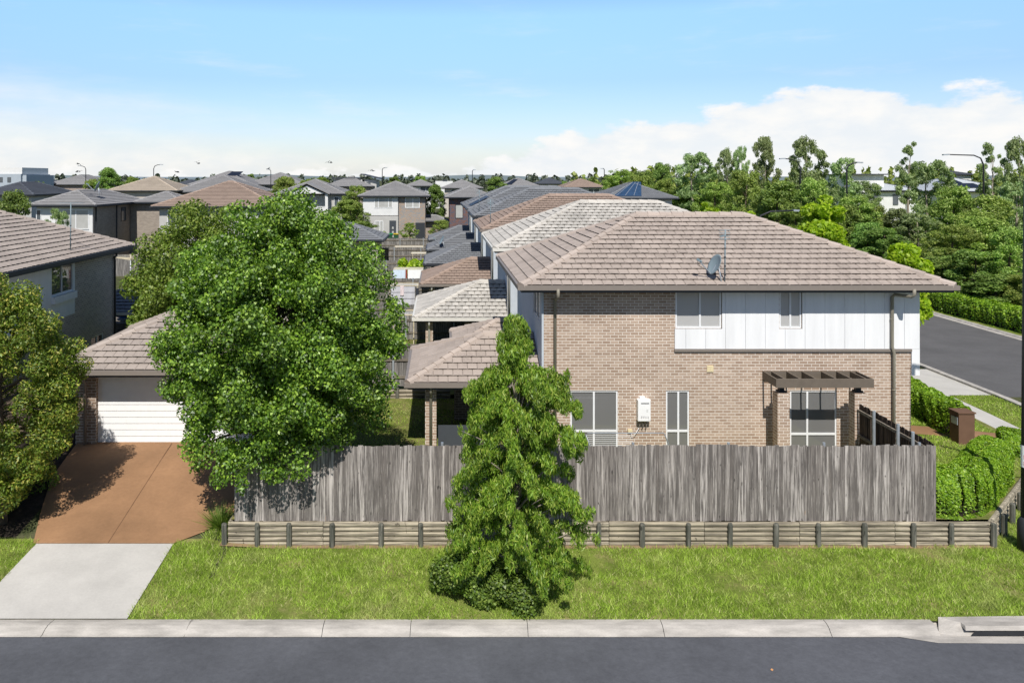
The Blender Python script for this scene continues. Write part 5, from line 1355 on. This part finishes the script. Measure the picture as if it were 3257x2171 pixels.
def bird(label, px, py, d, rz):
    k = d/1825; x = (px-1010)*k; z = HC-(py-410)*k; b = MB()
    b.tube([(-.16,0,0),(-.1,0,.01),(0,0,.015),(.1,0,.02),(.17,0,.03),(.2,0,.03)], [.015,.035,.055,.045,.03,.006], 8)
    for s in (-1,1):
        b.poly([(.06,s*.03,.03),(.09,s*.2,.12),(.02,s*.42,.05),(-.06,s*.2,.1),(-.06,s*.03,.03)])
    b.poly([(-.14,.02,0),(-.28,.06,0),(-.28,-.06,0),(-.14,-.02,0)])
    o = b.build('bird', bm, None, True); o.location = (x,d,z); o.rotation_euler = (random.uniform(-.4,.4),0,rz); o.scale = (.8,)*3
    tag(o, label, 'bird', 'small birds in the sky')
for i, (px, py, lb) in enumerate([(179,377,'uppermost left bird of the pair by the left lamp'),(185,379,'right bird of the upper pair by the left lamp'),(177,395,'lower left bird near the left lamp'),(183,394,'lower right bird near the left lamp'),
    (404,395,'left bird of the pair right of the second lamp'),(409,396,'right bird of the pair right of the second lamp'),(452,373,'lone dark bird high left of centre'),(456,376,'small bird just below the lone dark bird'),
    (617,388,'bird by the small lamp above the clump of trees'),(754,373,'left bird of the high pair above the gable house'),(760,374,'right bird of the high pair above the gable house'),(852,392,'left bird of the pair beside the tall lamp'),(857,393,'right bird of the pair beside the tall lamp')]):
    bird(lb, px, py, 75, i*1.9)

# ================================================================== GRASS
def grass(name, n, region, h0, w0, label, m='blade'):
    """loose blades over the lawn: nobody could count them"""
    x0, x1, y0, y1, ins, zf = region
    X = rng.uniform(x0,x1,n); Y = rng.uniform(y0,y1,n); keep = [ins(a,c) for a,c in zip(X,Y)]
    X = X[keep]; Y = Y[keep]
    bare = np.sin(X*.9+2*np.sin(Y*.8))*np.sin(Y*1.9+1.3*np.sin(X*.55))+.5*np.sin(X*3.1+Y*2.2)
    ok = rng.uniform(0,1,len(X)) < np.clip(1.05-.75*np.clip(bare-.55,0,1)*2-.6*((Y > 19.0) & (Y < 19.25) & (np.abs(X-4) < 9.4)), .12, 1); X = X[ok]; Y = Y[ok]; n = len(X); Zb = np.array([zf(a,c) for a,c in zip(X,Y)])
    tf = .6+.75*np.clip(.5+.5*np.sin(X*1.7+np.sin(Y*2.3)*1.4)*np.cos(Y*2.9+X*.6),0,1)
    h_ = h0*rng.uniform(.45,1.15,n)*tf; a = rng.uniform(0,2*PI,n); ln = h_*rng.uniform(.3,1.3,n); a2 = rng.uniform(0,2*PI,n); w = w0*rng.uniform(.6,1.3,n)
    P = np.empty((n,3,3)); dx = np.cos(a2)*w/2; dy = np.sin(a2)*w/2
    P[:,0] = np.stack([X-dx,Y-dy,Zb],1); P[:,1] = np.stack([X+dx,Y+dy,Zb],1)
    P[:,2] = np.stack([X+np.cos(a)*ln, Y+np.sin(a)*ln, Zb+h_],1)
    return tag(tri_mesh(name, P, M[m]), kind='stuff', label=label, cat='grass')
apr_l = lambda y: -9.8+(y-16.4)*.06
apr_r = lambda y: itp(y,[16.4,19,19.5,20.2],[-6.45,-6.37,-5.75,-5.3])
def in_verge(x, y):
    if y < 19.12: return x > apr_r(y)+rd.uniform(-.04,.05) or x < apr_l(y)-rd.uniform(-.05,.04)
    if -5.75 < x < -5.14: return y < 20.6 and x > apr_r(y)-.02
    return x > 13.5 and y < 24 and (y-19.2)*1.02+13.4 < x-.12
grass('verge_grass', 230000, (-13,16.6,16.40,21.5,in_verge,g), .1, .015, 'green grass of the verge between the kerb and the log wall')
def in_front(x, y): return (13.5 < x < min(yard_xmax(y)-.3, 18.85) and y > 20.9 and not 25.7 < y < 26.8) or (20.15 < x < 21.9 and (y < 31.3))
grass('front_grass', 70000, (13.4,21.95,20.9,36,in_front,lambda x,y: max(yard_z(x,y), g(x,y)+.06)+.02 if x < 19 else g(x,y)+.03), .08, .022, 'lawn of the front garden and side street verge')
def in_back(x, y): return not (-.4 < x < .0 and 24 < y < 24.5)
grass('yard_grass', 26000, (-6.8,.9,19.6,29.85,lambda x,y: x > -5 and in_back(x,y),yard_z), .06, .02, 'dry short grass of the corner house yard')

# ================================================================== SKY, SUN, CAMERA
EL, AZ = 50., 1.0        # the sun stands behind the camera, a hair to the left
W = bpy.data.worlds.new('World'); S.world = W; W.use_nodes = True
nt = W.node_tree; nt.nodes.clear()
out = N(nt, 'ShaderNodeOutputWorld')
sky = N(nt, 'ShaderNodeTexSky', sky_type='NISHITA'); sky.sun_disc = False
sky.sun_elevation = R(EL); sky.sun_rotation = R(180+AZ); sky.altitude = 50; sky.air_density = 1.0; sky.dust_density = .6; sky.ozone_density = 1.6
tc = N(nt, 'ShaderNodeTexCoord'); sx = N(nt, 'ShaderNodeSeparateXYZ'); nt.links.new(tc.outputs['Generated'], sx.inputs[0])
u = math_(nt, 'ARCTAN2', sx.outputs[0], sx.outputs[1]); v = math_(nt, 'ARCSINE', sx.outputs[2])
def sm_(x, a, b_):
    n = N(nt, 'ShaderNodeMapRange', interpolation_type='SMOOTHSTEP'); nt.links.new(x, n.inputs[0])
    n.inputs[1].default_value = a; n.inputs[2].default_value = b_; return n.outputs[0]
cb = N(nt, 'ShaderNodeCombineXYZ'); nt.links.new(math_(nt,'MULTIPLY',u,9.), cb.inputs[0]); nt.links.new(math_(nt,'MULTIPLY',v,20.), cb.inputs[1])
n1 = noise(nt, cb.outputs[0], 1.6, 9, .58)
cb2 = N(nt, 'ShaderNodeCombineXYZ'); nt.links.new(math_(nt,'MULTIPLY',u,3.), cb2.inputs[0]); nt.links.new(math_(nt,'MULTIPLY',v,16.), cb2.inputs[1]); cb2.inputs[2].default_value = 4.2
n2 = noise(nt, cb2.outputs[0], 1.7, 8, .6)
un = math_(nt, 'DIVIDE', math_(nt, 'ADD', u, .7), 1.6)
edge = ramp(nt, un, [(.0,.08),(.35,.06),(.45,.1),(.5,.2),(.54,.32),(.6,.38),(.64,.42),(.68,.55),(.74,.6),(.79,.47),(.82,.5),(.9,.42),(1.,.3)])
edge = math_(nt, 'MULTIPLY', edge, .185)
dlt = math_(nt, 'ADD', math_(nt, 'SUBTRACT', edge, v), math_(nt, 'MULTIPLY', math_(nt, 'SUBTRACT', n1, .5), .085))
cum = sm_(dlt, -.003, .012)
cir_e = math_(nt, 'MULTIPLY', ramp(nt, un, [(.0,.6),(.12,.58),(.25,.46),(.34,.28),(.43,.14),(1.,.08)]), .2)
cir = sm_(math_(nt, 'ADD', math_(nt, 'SUBTRACT', cir_e, v), math_(nt, 'MULTIPLY', math_(nt, 'SUBTRACT', n2, .5), .14)), -.03, .1)
hi = math_(nt, 'MULTIPLY', sm_(n2, .52, .78), math_(nt, 'MULTIPLY', sm_(v, .35, .1), .3))
msk = math_(nt, 'MAXIMUM', math_(nt, 'MULTIPLY', cum, .97), math_(nt, 'MAXIMUM', math_(nt, 'MULTIPLY', cir, .85), hi))
haze = math_(nt, 'MULTIPLY', sm_(v, .07, -.01), .6)
msk = math_(nt, 'MAXIMUM', msk, haze)
front = sm_(sx.outputs[1], .1, .4)
msk = math_(nt, 'MULTIPLY', msk, front)
bg1 = N(nt, 'ShaderNodeBackground'); nt.links.new(mixc(nt, 1., sky.outputs[0], ramp(nt, v, [(0.,(.84,.86,.98)),(.06,(.84,.88,1.05)),(.12,(.8,.92,1.16)),(.2,(1.06,1.24,1.48)),(.3,(.72,.8,.94)),(.5,(.52,.59,.71))]), 'MULTIPLY'), bg1.inputs[0])
rear = ramp(nt, math_(nt, 'MULTIPLY_ADD', sx.outputs[1], .5, .5), [(.45,.6),(.72,1.)])
nt.links.new(math_(nt, 'MULTIPLY', rear, .14), bg1.inputs[1])
bg2 = N(nt, 'ShaderNodeBackground'); nt.links.new(mixc(nt, sm_(n1, .35, .7), (.86,.9,.94), (1.,.985,.96)), bg2.inputs[0]); bg2.inputs[1].default_value = 1.0
mx = N(nt, 'ShaderNodeMixShader'); nt.links.new(msk, mx.inputs[0]); nt.links.new(bg1.outputs[0], mx.inputs[1]); nt.links.new(bg2.outputs[0], mx.inputs[2])
nt.links.new(mx.outputs[0], out.inputs[0])

L = bpy.data.lights.new('sun', 'SUN'); L.energy = 5.0; L.angle = R(.5); L.color = (1., .955, .89)
so = bpy.data.objects.new('sun', L); COL.objects.link(so)
sd = Vector((-math.sin(R(AZ))*math.cos(R(EL)), -math.cos(R(AZ))*math.cos(R(EL)), math.sin(R(EL))))
so.rotation_euler = sd.to_track_quat('Z', 'Y').to_euler(); so.location = (0,-20,40)

cam = bpy.data.cameras.new('camera'); co = bpy.data.objects.new('camera', cam); COL.objects.link(co)
co.location = (0, 0, HC); co.rotation_euler = (PI/2, 0, 0)
cam.sensor_width = 36; cam.lens = 36*1825/2352; cam.shift_x = (1176-1010)/2352; cam.shift_y = -(784-410)/2352
cam.clip_start = .5; cam.clip_end = 9000
S.camera = co
S.view_settings.view_transform = 'Standard'; S.view_settings.look = 'None'; S.view_settings.exposure = 0
S.cycles.max_bounces = 6; S.cycles.transparent_max_bounces = 10; S.cycles.caustics_reflective = False; S.cycles.caustics_refractive = False
